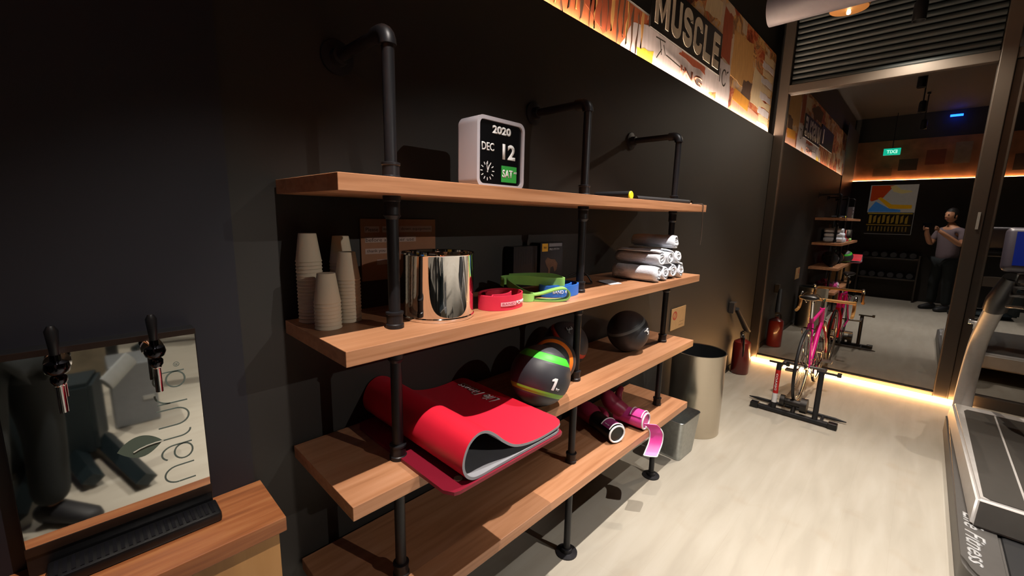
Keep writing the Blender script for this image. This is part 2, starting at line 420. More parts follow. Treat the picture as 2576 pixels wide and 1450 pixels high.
stroke(bm, [(3.41, 2.53), (3.44, 2.545)], .012, lambda u, v, d: V(u, yo-.001*d, v))
stroke(bm, [(3.27, 2.44), (3.27, 2.53)], .010, lambda u, v, d: V(u, yo-.001*d, v))
obj('ink_marks', bm, DARKINK, mu)
obj('printed_word', text_bm('ING', .36, .070, .02, .002, O=(2.77, Y0-.003, 2.352), X=(1, 0, 0), Y=(0, 0, 1)), mat('faded_red_ink', 'c58878', .7), mu)
mr = thing('wall_mural', 'dim orange collage mural along the top of the rear wall, reflected in the window', 'mural', (XR-.05, -2.6, 2.262))
bm = B(); box(bm, XR-.07, XR-.056, YN+.02, .0, 2.262, 3.0); obj('printed_panel', bm, mat('rear_collage_print', '8a5a3c', .8, 0, .7, 5), mr)
bm = B(); MIr = {}
for i in range(14):
    y = -.3-i*.36; z = 2.3+random.random()*.25
    box(bm, XR-.056, XR-.052, y-.2-random.random()*.1, y, z, z+.12+random.random()*.25, mi=i % 4)
obj('paper_patches', bm, [mat('rear_print_'+c, c, .8, 0, .4, 10) for c in ('6a4a30', '3c2a20', '6a301c', '7a6a58')], mr)

# ------------------------------------------------------------------ window wall
win = B()
box(win, 4.69, 4.79, -.085, -.001, 0, HC, .004); struct('window_1', win, FRAMEM)
W1 = bpy.data.objects['window_1']
def wpart(name, m, *a, **k):
    b_ = B(); box(b_, *a, **k); return obj(name, b_, m, W1)
wpart('mullion', FRAMEM, 4.67, 4.79, -1.500, -1.415, 0, HC, bev=.005)
wpart('mullion', FRAMEM, 4.69, 4.79, -3.30, -3.22, 0, HC, bev=.005)
wpart('transom', FRAMEM, 4.68, 4.78, -1.415, -.085, 2.625, 2.700, bev=.004)
wpart('transom', FRAMEM, 4.68, 4.78, -5.5, -1.50, 2.625, 2.700, bev=.004)
wpart('bottom_rail', FRAMEM, 4.70, 4.78, -1.415, -.085, 0, .045, bev=.003)
wpart('glass_pane', GLASSM, 4.7345, 4.7445, -1.416, -.084, .045, 2.626)
wpart('glass_pane', GLASSM, 4.7345, 4.7445, -5.5, -1.50, 2.70, HC)
wpart('glass_pane', GLASSM, 4.7345, 4.7445, -5.5, -3.30, .0, 2.626)
bm = B()
lat = []
for i in range(15):
    z = 2.73+.05*i
    loft(bm, [((4.755, -1.41, z), .012, .019), ((4.755, -.09, z), .012, .019)], 10, up=(0, 0, 1))
obj('shutter_slats', bm, mat('grey_green_slat_metal', '2c3436', .5, .1), W1, smooth=True)
D1 = B(); box(D1, 4.70, 4.77, -1.56, -1.502, 0, 2.62, .004); struct('door_1', D1, FRAMEM); D1 = bpy.data.objects['door_1']
for a in ((4.70, 4.77, -3.22, -1.56, .965, 1.04), (4.70, 4.77, -3.22, -1.56, 0, .09), (4.70, 4.77, -3.22, -1.56, 2.55, 2.62)):
    b_ = B(); box(b_, *a, .003); obj('rail', b_, FRAMEM, D1)
for z0, z1 in ((.09, .965), (1.04, 2.55)):
    b_ = B(); box(b_, 4.7345, 4.7445, -3.22, -1.56, z0, z1); obj('glass_pane', b_, GLASSM, D1)
bm = B(); box(bm, 4.662, 4.670, -1.478, -1.462, 1.40, 1.53, .001)
tag(obj('door_sticker', bm, mat('pale_sticker', '9c9c98', .5)), 'narrow pale sticker on the dark window mullion', 'sticker')
bm = B(); box(bm, 4.9, 5.0, -6, .5, -.1, 4); struct('night_backdrop', bm, mat('night_outside', '050506', .9))  # black sheet added beyond the glass to stand for the dark outdoors

# ------------------------------------------------------------------ ceiling things
def spot(i, x, y, z, W, c):
    lab = ['spotlight above the water counter end of the shelf', 'spotlight above the middle of the shelf', 'spotlight above the steel bin', 'spotlight beside the round amber lamp near the window', 'second row spotlight over the floor by the shelf', 'second row spotlight over the floor by the treadmill', 'spotlight added to light the stone planter at the far end', 'spotlight added to light the floor by the rear weight bench', 'spotlight at the far side of the room aimed at the shelf'][i]
    t = thing('track_spotlight', 'black track '+lab, 'spotlight', (x, y, z), group='ceiling track spotlights')
    b_ = B(); lathe(b_, (x, y, z+.01), [(.036, 0), (.040, .0), (.040, .12), (.03, .14), (.0, .14)], 24, cap0=False)
    lathe(b_, (x, y, z+.01), [(.036, 0), (.036, .10), (.0, .10)], 24, cap0=False)
    obj('lamp_head', b_, BLACKP, t, smooth=True)
    b_ = B(); cyl(b_, (x, y, z+.148), (x, y, HC-.02), .008, n=10); box(b_, x-.05, x+.05, y-.02, y+.02, HC-.03, HC-.001); obj('stem', b_, BLACKP, t)
    b_ = B(); lathe(b_, (x, y, z+.09), [(.0, 0), (.030, .0), (.030, .012), (0, .012)], 20)
    obj('bulb', b_, mat('warm_lamp_lens', 'fff0d8', emit='ffe6c4', es=6), t)
    l = bpy.data.lights.new('spot_light', 'SPOT'); l.energy = W*3.2; l.color = c; l.spot_size = math.radians(150 if i == 3 else 76); l.spot_blend = .55; l.shadow_soft_size = .012
    lo = bpy.data.objects.new('spot_light', l); COL.objects.link(lo); lo.parent = t; lo.location = (0, 0, .004)
    return t, l, lo
for i, s in enumerate(SPOTS): spot(i, *s)
t, l, lo = spot(8, *FAR[:5]); dv = V(*FAR[5])-V(*FAR[:3]); lo.rotation_euler = dv.to_track_quat('-Z', 'Y').to_euler(); lo.location = dv.normalized()*.13+V(0, 0, .06)
l.spot_size = math.radians(22); l.spot_blend = .5
DUCT = mat('white_duct', '56545e', .5)
bm = B(); tube(bm, [(3.82, -.085, 3.055), (3.82, -3.6, 3.055)], .112, 28); 
du = tag(obj('air_duct', bm, DUCT, smooth=True, origin=(3.8, -.1, 3.1)), 'pale round ventilation duct running under the ceiling beside the window', 'duct')
for y in (-.20, -1.5, -2.8):
    b_ = B(); box(b_, 3.81, 3.83, y-.01, y+.01, 3.16, HC); obj('hanger', b_, BLACKP, du)
t = thing('ceiling_lamp', 'round amber disc lamp with a small bright bulb hanging by the window', 'lamp', (4.08, -.555, 3.02))
b_ = B(); lathe(b_, (4.08, -.555, 3.02), [(.02, -.004), (.12, 0), (.125, .012), (.03, .04), (0, .05)], 32); obj('lamp_shade', b_, mat('amber_disc', 'a37440', .5, emit='a8702e', es=.03), t, smooth=True)
b_ = B(); lathe(b_, (4.08, -.555, 2.995), [(0, -.014), (.012, -.008), (.014, .004), (.01, .02)], 16); obj('bulb', b_, mat('small_bulb', 'fff2d0', emit='fff0c8', es=9), t, smooth=True)
b_ = B(); cyl(b_, (4.08, -.555, 3.06), (4.08, -.555, HC), .006, n=8); obj('stem', b_, BLACKP, t)

# ------------------------------------------------------------------ pipe shelf
ZS = [1.5, 1.1402, .783, .4265]; TH = .035; XL, XRr, DF = .1821, 2.0974, -.3662
PX = [.3575, 1.1532, 1.9385]; PY = -.262; ZT = 1.829
sh = thing('wall_shelf_unit', 'long four-board wooden shelf unit carried by black iron pipes against the dark wall', 'shelf', (1.14, -.18, 0))
for z in ZS:
    bm = B(); box(bm, XL, XRr, DF, -.012, z-TH, z, .0012)
    obj('shelf_board', bm, SHELFW, sh)
for i, x in enumerate(PX):
    bm = B(); cyl(bm, (x, PY, .02), (x, PY, ZT-.018), .0145, n=20)
    p = obj('pipe_post', bm, PIPE, sh, smooth=True)
    bm = B(); lathe(bm, (x, PY, 0), [(.046, .0), (.046, .006), (.024, .009), (.022, .024), (.0145, .026)], 28); obj('floor_flange', bm, PIPE, p, smooth=True)
    for z in ZS:
        bm = B(); lathe(bm, (x, PY, z), [(.0225, .0003), (.0225, .010), (.0200, .012), (.0200, .034), (.022, .036), (.022, .041), (.0146, .043)], 24); obj('pipe_collar', bm, PIPE, p, smooth=True)
        bm = B(); lathe(bm, (x, PY, z-TH), [(.021, -.0003), (.021, -.012), (.019, -.014), (.019, -.045), (.021, -.047), (.0146, -.056)], 24); obj('pipe_collar', bm, PIPE, p, smooth=True)
    P = [(x, PY, ZT-.03)]+[(x, PY+.028*(1-math.cos(a)), ZT-.028+.028*math.sin(a)) for a in [k*PI/10 for k in range(6)]]+[(x, PY+.05, ZT)]
    bm = B(); tube(bm, P, .0195, 18); obj('elbow', bm, PIPE, p, smooth=True)
    bm = B(); tube(bm, [(x, PY+.03, ZT), (x, -.013, ZT)], .0145, 18)
    q = obj('wall_arm', bm, PIPE, sh, smooth=True)
    bm = B(); lathe(bm, (x, -.0005, ZT), [(.044, 0), (.044, .006), (.024, .009), (.022, .03), (.0146, .032)], 28, axis=(0, -1, 0)); obj('wall_flange', bm, PIPE, q, smooth=True)

# ------------------------------------------------------------------ things on the top shelf
z = ZS[0]
t = thing('desk_clock', 'square white flip calendar clock showing 2020 DEC 12 SAT on the top shelf', 'clock', (.687, -.262, z), rz=0)
x0, x1, yf, yb, z0, z1 = .5935, .780, -.300, -.222, z+.001, z+.190
def rrect(x0, x1, z0, z1, r, n=6):
    out = []
    for cx, cz, a in ((x1-r, z1-r, 0), (x0+r, z1-r, 90), (x0+r, z0+r, 180), (x1-r, z0+r, 270)):
        out += arc(cx, cz, r, a, a+90, n)
    return out
def ringbox(bm, o, i, y0, y1):
    n = len(o); vs = [[bm.verts.new((p[0], y, p[1])) for p in q] for q, y in ((o, y0), (o, y1), (i, y0), (i, y1))]
    for k in range(n):
        j = (k+1) % n
        for a, b in ((0, 1), (0, 2), (2, 3), (1, 3)): bm.faces.new((vs[a][k], vs[a][j], vs[b][j], vs[b][k]))
bm = B(); ringbox(bm, rrect(x0, x1, z0, z1, .022), rrect(x0+.010, x1-.010, z0+.010, z1-.010, .014), yf, yb)
poly(bm, [(p[0], yb+.001, p[1]) for p in rrect(x0+.002, x1-.002, z0+.002, z1-.002, .02)], (0, 1, 0), .003)
obj('case', bm, WHITEPL, t, smooth=True)
bm = B(); poly(bm, [(p[0], yf+.006, p[1]) for p in rrect(x0+.010, x1-.010, z0+.010, z1-.010, .014)], (0, 1, 0), .004)
face = obj('dial_face', bm, mat('black_dial', '08080b', .25), t)
yc = yf+.0055
def ctext(s, cx, cz, w, h, m, bold=.045, dy=0): return obj('lettering', text_bm(s, w, h, bold, .0008, O=(cx, yc-dy, cz), X=(1, 0, 0), Y=(0, 0, 1)), m, face)
ctext('2020', .690, z0+.158, .073, .022, WHITEP)
ctext('DEC', .6375, z0+.110, .046, .022, WHITEP, .02)
ctext('12', .720, z0+.103, .052, .043, WHITEP, .035)
bm = B(); box(bm, .690, .752, yc-.002, yc, z0+.018, z0+.064, .0008); obj('day_card', bm, mat('green_flap', '2a9c3c', .5), face)
ctext('SAT', .714, z0+.042, .043, .022, WHITEP, .03, .0022); ctext('AM', .745, z0+.047, .012, .006, WHITEP, .0, .0022)
bm = B()
for k in range(12):
    a = k*PI/6; c = (.6365, z0+.045); r0, r1 = .018, .026
    stroke(bm, [(c[0]+r0*math.sin(a), c[1]+r0*math.cos(a)), (c[0]+r1*math.sin(a), c[1]+r1*math.cos(a))], .0022, lambda u, v, d: V(u, yc-.0006*d, v))
obj('hour_marks', bm, WHITEP, face)
for a, L_, wd in ((-12, .022, .0016), (22, .017, .0028)):
    bm = B(); a = math.radians(a); stroke(bm, [(c[0]-.004*math.sin(a), c[1]-.004*math.cos(a)), (c[0]+L_*math.sin(a), c[1]+L_*math.cos(a))], wd, lambda u, v, d: V(u, yc-.001-.0006*d, v)); obj('clock_hand', bm, WHITEP, face)
# massage roller with yellow end, black bar, strap
t = thing('massage_roller', 'black cylindrical roller with a yellow end cap lying on the top shelf', 'roller', (1.45, -.2, z))
bm = B(); cyl(bm, (1.452, -.12, z+.0185), (1.447, -.290, z+.0185), .018, n=26); obj('roller_body', bm, BLACKM, t, smooth=True)
bm = B(); d = V(0, -1, 0); e = V(1.447, -.290, z+.0185)
lathe(bm, e, [(.018, 0), (.0182, .003), (.015, .006), (0, .006)], 26, axis=d); obj('end_cap', bm, YELP, t, smooth=True, label='yellow end cap')
t = thing('exercise_bar', 'thin black bar with a chrome tip at the right end of the top shelf', 'bar', (1.85, -.30, z))
bm = B(); tube(bm, [(1.56, -.255, z+.0125), (2.02, -.30, z+.0125)], .012, 18); obj('bar_shaft', bm, BLACKM, t, smooth=True)
bm = B(); lathe(bm, (2.02, -.30, z+.0125), [(.0125, 0), (.0125, .02), (.009, .03), (0, .033)], 18, axis=(.995, -.097, 0)); obj('bar_tip', bm, CHROME, t, smooth=True, label='chrome tip')
bm = B(); tube(bm, smoothpts([(2.03, -.33, z+.004), (2.035, -.360, z+.004), (2.037, -.3715, z-.004), (2.038, -.372, z-.04), (2.045, -.372, z-.09), (2.05, -.372, z-.15), (2.045, -.372, z-.20)], 5), .0022, 8)
tag(obj('cord', bm, mat('brown_cord', '3a2a1e', .7), smooth=True), 'thin brown cord hanging over the right front edge of the top shelf', 'cord')

# ------------------------------------------------------------------ second shelf
z = ZS[1]
# paper cups: open truncated cones, nested upside down
def cup_mesh():
    bm = B(); H = .072; r0, r1 = .0300, .0212
    lathe(bm, (0, 0, 0), [(r0+.0002, .0016), (r0+.0004, 0), (r0+.0012, 0), (r0+.0018, .0022), (r0+.0004, .0042), (r1, H-.001), (r1-.001, H), (0, H), (0, H-.0012), (r1-.0010, H-.0012), (r0+.0002, .0016)], 28, cap0=False, cap1=False)
    return bm
cup0 = obj('paper_cup', cup_mesh(), CUPM, smooth=True, local=True)
ordn = ['topmost', 'second', 'third', 'fourth', 'fifth', 'sixth', 'seventh', 'eighth', 'ninth', 'tenth', 'eleventh', 'twelfth', 'thirteenth', 'fourteenth', 'fifteenth', 'sixteenth', 'seventeenth', 'eighteenth']
first = True
for (x, y, n, nm) in ((.232, -.062, 18, 'tall left stack'), (.235, -.158, 8, 'short front stack'), (.305, -.122, 13, 'right-hand stack'), (.325, -.045, 17, 'tall rear stack')):
    for k in range(n):
        o = cup0 if first else cup0.copy()
        if not first: COL.objects.link(o)
        first = False
        o.location = (x+random.uniform(-.0001, .0001), y+random.uniform(-.0001, .0001), z+.0004+.0092*k)
        q = n-1-k
        tag(o, 'upside-down white paper cup, '+(ordn[q]+(' and fully visible' if q == 0 else ' from the top'))+' in the '+nm, 'cup', 'stacked paper cups in the '+nm)
# cardboard notice
t = thing('cardboard_sign', 'brown cardboard notice about wiping down equipment, taped to the wall behind the pail', 'sign', (.535, -.004, 1.31))
bm = B(); box(bm, .403, .667, -.006, -.001, 1.221, 1.406); obj('board', bm, CARDB, t)
bm = B()
TAPE = mat('pale_tape_strip', 'a28a80', .35)
for a in ((.415, .462, 1.366, 1.384), (.472, .488, 1.366, 1.384), (.53, .652, 1.366, 1.385), (.415, .590, 1.336, 1.352), (.415, .485, 1.302, 1.318), (.452, .49, 1.268, 1.284)):
    box(bm, a[0], a[1], -.0068, -.006, a[2], a[3])
tp = obj('paper_strips', bm, TAPE, t)
INK = mat('brown_ink', '3c2418', .8)
for s, cx, cz, w_ in (('Please', .438, 1.375, .040), ('wipe', .481, 1.375, .012), ('down equipment', .592, 1.3755, .112), ('before and after use', .50, 1.344, .165), ('thank you', .45, 1.31, .06)):
    obj('lettering', text_bm(s, w_, .011, .0, .0004, O=(cx, -.0069, cz), X=(1, 0, 0), Y=(0, 0, 1)), INK, t)
# chrome pail
t = thing('chrome_pail', 'shiny mirror-chrome cylindrical pail on the second shelf beside the left post', 'pail', (.52, -.22, z))
bm = B(); R_ = .1
lathe(bm, (.52, -.22, z+.0005), [(.101, 0), (.1025, .003), (.1025, .008), (.1, .011), (R_, .174), (.102, .177), (.1015, .180), (.098, .179), (.097, .17), (.097, .014), (0, .012)], 64); obj('body', bm, CHROME, t, smooth=True)
# red band coil
def opath(cx, cy, rx, ry, a0, a1, n, zc, shrink=0):
    out = []
    for i in range(n+1):
        f = i/n; a = math.radians(a0+(a1-a0)*f); s = 1-shrink*f
        out.append(V(cx+rx*s*math.cos(a), cy+ry*s*math.sin(a), zc))
    return out
t = thing('resistance_band', 'wide red rubber band coiled on the second shelf beside the chrome pail', 'band', (.745, -.238, z), group='coiled resistance bands')
rot = math.radians(12)
def rotp(P, c, a): return [V(c[0]+(p.x-c[0])*math.cos(a)-(p.y-c[1])*math.sin(a), c[1]+(p.x-c[0])*math.sin(a)+(p.y-c[1])*math.cos(a), p.z) for p in P]
cR = (.743, -.245); hw = .044
P = rotp(opath(*cR, .088, .066, -200, 200, 60, z+hw/2+.0005, .10), cR, rot)+[]
P += [p for p in rotp(opath(.743, -.235, .060, .040, 200, 520, 40, z+hw/2+.0005, .25), cR, rot)]
bm = B(); ribbon(bm, smoothpts(P[::2], 2), (0, 0, 1), hw, .0045); obj('band_loop', bm, REDB, t, smooth=True)
def bandtext(u, v, d, A=-78):
    a = math.radians(A)+u/.085; p = V(cR[0]+(.0905+d)*math.cos(a), cR[1]+(.0685+d)*math.sin(a), 0); p = rotp([p], cR, rot)[0]; return V(p.x, p.y, z+hw*.46+v)
obj('lettering', text_bm('POWER', .05, .013, .02, .0009, fn=lambda u, v, d: bandtext(u, v, d, -80)), WHITEP, t)
obj('lettering', text_bm('BAND', .045, .0065, 0, .0012, fn=lambda u, v, d: bandtext(u, v, d, -118)), mat('pinkish_ink', 'b23a50', .6), t)
bm = B()
rows = []
for i in range(13):
    u = -.028+.056*i/12; rows.append([bm.verts.new(bandtext(u, s, d, -118)) for s, d in ((-.006, .0001), (.006, .0001), (.006, .0008), (-.006, .0008))])
for i in range(12):
    for k in range(4): bm.faces.new((rows[i][k], rows[i][(k+1) % 4], rows[i+1][(k+1) % 4], rows[i+1][k]))
bm.faces.new(rows[0]); bm.faces.new(rows[-1]); obj('label_patch', bm, mat('pale_pink_label', 'e4a4b0', .6), t)
# blue band coil
t = thing('resistance_band', 'blue rubber band coiled on the second shelf by the middle post', 'band', (1.05, -.24, z), group='coiled resistance bands')
cB = (1.056, -.236)
P = opath(*cB, .092, .062, -190, 190, 50, z+.021, .08)+opath(1.056, -.228, .075, .045, 190, 470, 34, z+.021, .2)
bm = B(); ribbon(bm, smoothpts(P[::2], 2), (0, 0, 1), .040, .006); obj('band_loop', bm, BLUEB, t, smooth=True)
def bt(u, v, d):
    a = math.radians(-128)+u/.08; return V(cB[0]+(.0965+d)*math.cos(a), cB[1]+(.0665+d)*math.sin(a), z+.021+v)
obj('lettering', text_bm('BAND 4', .05, .012, .01, .0008, fn=bt), WHITEP, t)
# green band: crossed loose loops
t = thing('resistance_band', 'light green rubber band lying in loose twisted loops between the red and blue bands', 'band', (.93, -.24, z), group='coiled resistance bands')
bm = B(); zc = z+.014
ribbon(bm, smoothpts([(.86, -.205, zc), (.846, -.235, zc), (.852, -.262, zc), (.872, -.270, zc), (.890, -.258, zc), (.893, -.235, zc), (.885, -.2, zc+.01), (.88, -.15, zc+.03), (.90, -.12, zc+.035)], 6), (0, 0, 1), .026, .0045)
ribbon(bm, smoothpts([(.893, -.11, z+.044), (.89, -.10, z+.050), (.92, -.12, z+.053), (.96, -.175, z+.052), (1.0, -.240, z+.050), (1.03, -.275, z+.0505), (1.045, -.262, z+.0515), (1.03, -.225, z+.061), (.99, -.16, z+.060), (.93, -.10, z+.055)], 6), (0, 0, 1), .034, .0045)
P = smoothpts([(.885, -.255, z+.020), (.905, -.285, z+.028), (.93, -.320, z+.043), (.956, -.338, z+.046), (.975, -.343, z+.030), (.972, -.338, z+.010), (.945, -.318, z+.0035), (.91, -.285, z+.003), (.885, -.262, z+.0035)], 6)
ribbon(bm, P, (.62, .78, .05), .030, .0045)
obj('band_loop', bm, GREENB, t, smooth=True)
# dark boxes against the wall
t = thing('product_box', 'black upright box with a yellow corner label and a crouching figure photo, against the wall', 'box', (1.235, -.035, z), group='black boxes')
bm = B(); box(bm, 1.155, 1.305, -.06, -.008, z+.0005, z+.176, .001); obj('carton', bm, mat('black_carton', '1d1c20', .4), t)
yb_ = -.0603
bm = B(); box(bm, 1.163, 1.201, yb_-.0005, yb_, z+.140, z+.173); obj('label_patch', bm, mat('yellow_label', 'e0a52c', .5), t, label='yellow label')
bm = B(); box(bm, 1.207, 1.297, yb_-.0005, yb_, z+.159, z+.173); obj('label_patch', bm, mat('grey_label', '77767c', .5), t)
obj('lettering', text_bm('TRX', .022, .008, .02, .0004, O=(1.182, yb_-.0006, z+.156), X=(1, 0, 0), Y=(0, 0, 1)), mat('dark_brown_ink', '3a2a10', .6), t)
obj('lettering', text_bm('PRO SYSTEM', .068, .009, .03, .0005, O=(1.245, yb_-.0003, z+.148), X=(1, 0, 0), Y=(0, 0, 1)), mat('light_grey_ink', 'a09ea2', .6), t)
bm = B()
poly(bm, [(1.185, yb_, z+.10), (1.20, yb_, z+.115), (1.225, yb_, z+.106), (1.25, yb_, z+.104), (1.27, yb_, z+.085), (1.265, yb_, z+.06), (1.25, yb_, z+.05), (1.24, yb_, z+.075), (1.222, yb_, z+.07), (1.218, yb_, z+.04), (1.208, yb_, z+.03), (1.208, yb_, z+.065), (1.195, yb_, z+.08)], (0, -1, 0), .0005)
obj('photo_print', bm, mat('dim_brown_photo', '6a4a36', .5, var=.6, scale=60), t)
t = thing('product_box', 'plain black box with faint grey writing, left of the yellow labelled box', 'box', (1.07, -.03, z), group='black boxes')
bm = B(); box(bm, 1.000, 1.140, -.055, -.008, z+.0005, z+.165, .001); obj('carton', bm, mat('black_carton_dark', '0d0d10', .4), t)
bm = B()
for k in range(9):
    a_ = 1.015+.014*k; h_ = .02+.03*random.random(); box(bm, a_, a_+.002, -.0556, -.055, z+.06+.04*random.random(), z+.07+h_+.04)
obj('faint_print', bm, mat('faint_grey_ink', '2c2c30', .6), t)
# small paper card + black clip thing
bm = B(); poly(bm, [(1.40, -.250, z+.001), (1.475, -.262, z+.001), (1.505, -.185, z+.006), (1.47, -.150, z+.002), (1.43, -.17, z+.004)], (0, 0, 1), .0008)
tag(obj('paper_card', bm, mat('white_paper', 'dcdde4', .7)), 'small curled white paper card on the second shelf left of the towels', 'card')
bm = B(); tube(bm, smoothpts([(1.30, -.10, z+.03), (1.335, -.12, z+.045), (1.36, -.15, z+.04), (1.375, -.17, z+.006), (1.35, -.18, z+.004), (1.32, -.16, z+.005)], 6), .004, 8)
tag(obj('cable', bm, BLACKP, smooth=True), 'short black cable curled on the second shelf beside the middle post', 'cable')
# rolled towels
def towel(name_):
    bm = B(); L_ = .225; turns = 2.6; n = 60; R_ = .0400; th = .0085; K = 10
    prof = []
    for i in range(n+1):
        a = i/n*turns*2*PI; r = .006+(R_-.006)*(i/n); prof.append((r*math.cos(a), r*math.sin(a)*.97))
    rows = []
    ph = random.uniform(0, 6)
    for j in range(K+1):
        y = -L_/2+L_*j/K; e = abs(2*j/K-1); sc = 1-.10*max(0, e-.75)/.25
        rows.append([(bm.verts.new((x*sc+.0009*math.sin(7*y*10+ph+i*.3), y+.006*math.sin(i*.35+ph)*(1 if j in (0, K) else 0), zz*sc+.0009*math.cos(5*y*10+i*.2))),
                      bm.verts.new((x*sc*(1-th/max(.012, math.hypot(x, zz))), y, zz*sc*(1-th/max(.012, math.hypot(x, zz)))))) for i, (x, zz) in enumerate(prof)])
    for j in range(K):
        for i in range(n):
            for s in (0, 1):
                bm.faces.new((rows[j][i][s], rows[j][i+1][s], rows[j+1][i+1][s], rows[j+1][i][s]))
    for j in (0, K):
        for i in range(n): bm.faces.new((rows[j][i][0], rows[j][i+1][0], rows[j][i+1][1], rows[j][i][1]))
    for i in (0, n):
        for j in range(K): bm.faces.new((rows[j][i][0], rows[j][i][1], rows[j+1][i][1], rows[j+1][i][0]))
    return bm
tw = [(1.640, -0.239, 0, 'bottom row, leftmost'), (1.724, -0.234, 0, 'bottom row, second from the left'), (1.808, -0.232, 0, 'bottom row, third from the left'), (1.892, -0.236, 0, 'bottom row, rightmost'),
      (1.682, -0.230, 1, 'middle row, leftmost'), (1.766, -0.232, 1, 'middle row, centre'), (1.850, -0.234, 1, 'middle row, rightmost'), (1.832, -0.226, 2, 'single one on top')]
tmesh = None
for i, (x, y, k, nm) in enumerate(tw):
    o = obj('rolled_towel', towel('t'), TOWELM, smooth='all', local=True, recalc=True)
    o.location = (x, y, z+.0393+.0672*k); o.rotation_euler = (0, random.uniform(0, 6.28), math.radians(random.uniform(-3, 2)))
    if k == 2: o.location.z += .001
    tag(o, 'rolled white towel in the stack on the second shelf, '+nm, 'towel', 'rolled white towels')

# ------------------------------------------------------------------ third shelf: balls, mats
z = ZS[2]
def ball(label, c, r, axis, bands, txt, tcol=WHITEP, tlat=0, tdir=None, trot=0, tsz=(.03, .05), small=None):
    t = thing('medicine_ball', label, 'ball', (c[0], c[1], z), group='medicine balls')
    ax = V(*axis).normalized(); C_ = V(*c); bm = B(); prof = []; mats = [BALLM]+[b[2] for b in bands]
    n = 72; mi = []
    for i in range(n+1):
        th_ = PI*i/n; lat_ = 90-180*i/n; rr = r
        for a, b_, _ in bands:
            for e in (a, b_):
                if abs(lat_-e) < 1.6: rr = r*.988
        prof.append((max(0, rr*math.sin(th_)), rr*math.cos(th_)))
    prof[0] = (0, r); prof[-1] = (0, -r)
    lathe(bm, C_, prof, 56, axis=ax)
    for f in bm.faces:
        q = (f.calc_center_median()-C_).normalized().dot(ax); la = math.degrees(math.asin(max(-1, min(1, q))))
        for j, (a, b_, _) in enumerate(bands):
            if a < la < b_: f.material_index = j+1
    o = obj('ball_body', bm, mats, t, smooth='all')
    if txt:
        td = V(*tdir).normalized(); X_ = ax.cross(td).normalized()
        # rotate text about td
        Yt = td.cross(X_); ca, sa = math.cos(trot), math.sin(trot); Xr = X_*ca+Yt*sa; Yr = -X_*sa+Yt*ca
        def fn(u, v, d, ou=0, ov=0):
            u += ou; v += ov
            p = td+Xr*(u/r)+Yr*(v/r); return C_+p.normalized()*(r+.0016+d)
        if txt == '1':
            b1 = B()
            for k in range(8):
                va = [b1.verts.new(fn((sx+.16*(.5-k_/8))*tsz[0], (.5-k_/8)*tsz[1], dd)) for k_ in (k, k+1) for sx in (-.18, .30) for dd in (0, .0008)]
                for f_ in ((0, 2, 6, 4), (1, 3, 7, 5), (0, 1, 5, 4), (2, 3, 7, 6)): b1.faces.new([va[i_] for i_ in f_])
            va = [b1.verts.new(fn(a_*tsz[0], c_*tsz[1], dd)) for dd in (0, .0008) for a_, c_ in ((-.16, .5), (.0, .5), (.0, .26), (-.62, .20), (-.62, .34))]
            b1.faces.new(va[:5]); b1.faces.new(va[5:])
            for k in range(5): b1.faces.new((va[k], va[(k+1) % 5], va[5+(k+1) % 5], va[5+k]))
            obj('printed_number', b1, tcol, t)
        else: obj('printed_number', text_bm(txt, tsz[0], tsz[1], .04, .0008, fn=fn), tcol, t)
        obj('lettering', text_bm('kg', .014, .011, .02, .0008, fn=lambda u, v, d: fn(u, v, d, tsz[0]*.5+.009, -tsz[1]*.36)), tcol, t)
    return t
cdir = lambda c: (CAM-V(*c)).normalized()
c = (.884, -.305, z+.104); dc = cdir(c)
axu = (V(0, 0, 1)*.93+V(.72, -.69, 0)*.27+V(.69, .72, 0)*.30).normalized()
td = (dc+V(.72, -.69, 0)*.44-V(0, 0, 1)*.30).normalized()
ball('black medicine ball with green stripes marked 1 kg, at the front of the third shelf', c, .104, axu, [(30, 48, GREENS), (-34, -25, OLIVES)], '1', tdir=td, tsz=(.019, .040))
c = (1.062, -.215, z+.092); dc = cdir(c)
ball('black medicine ball with an orange stripe, behind the green striped one', c, .092, (dc+V(-.72, .69, 0)*.08+V(0, 0, -.06)), [(25, 40, ORANGES)], None)
c = (1.248, -.136, z+.099); dc = cdir(c)
ball('black medicine ball with a dull red stripe, half hidden behind the middle post', c, .099, (.3, -.55, .75), [(10, 20, REDS)], '3', tdir=(-.35, -.45, .9), tsz=(.02, .03), tcol=mat('dim_grey_print', '8a8a8a', .6))
c = (1.652, -.213, z+.100); dc = cdir(c)
ball('black medicine ball with a thin grey stripe marked 5 kg, near the right post', c, .100, (V(0, 0, 1)+V(-.72, .69, 0)*.50+V(-.69, -.72, 0)*.05), [(15, 23, GREYS)], '5', tdir=(dc+V(.72, -.69, 0)*1.25-V(0, 0, 1)*.02), tsz=(.020, .032), trot=PI*.97)
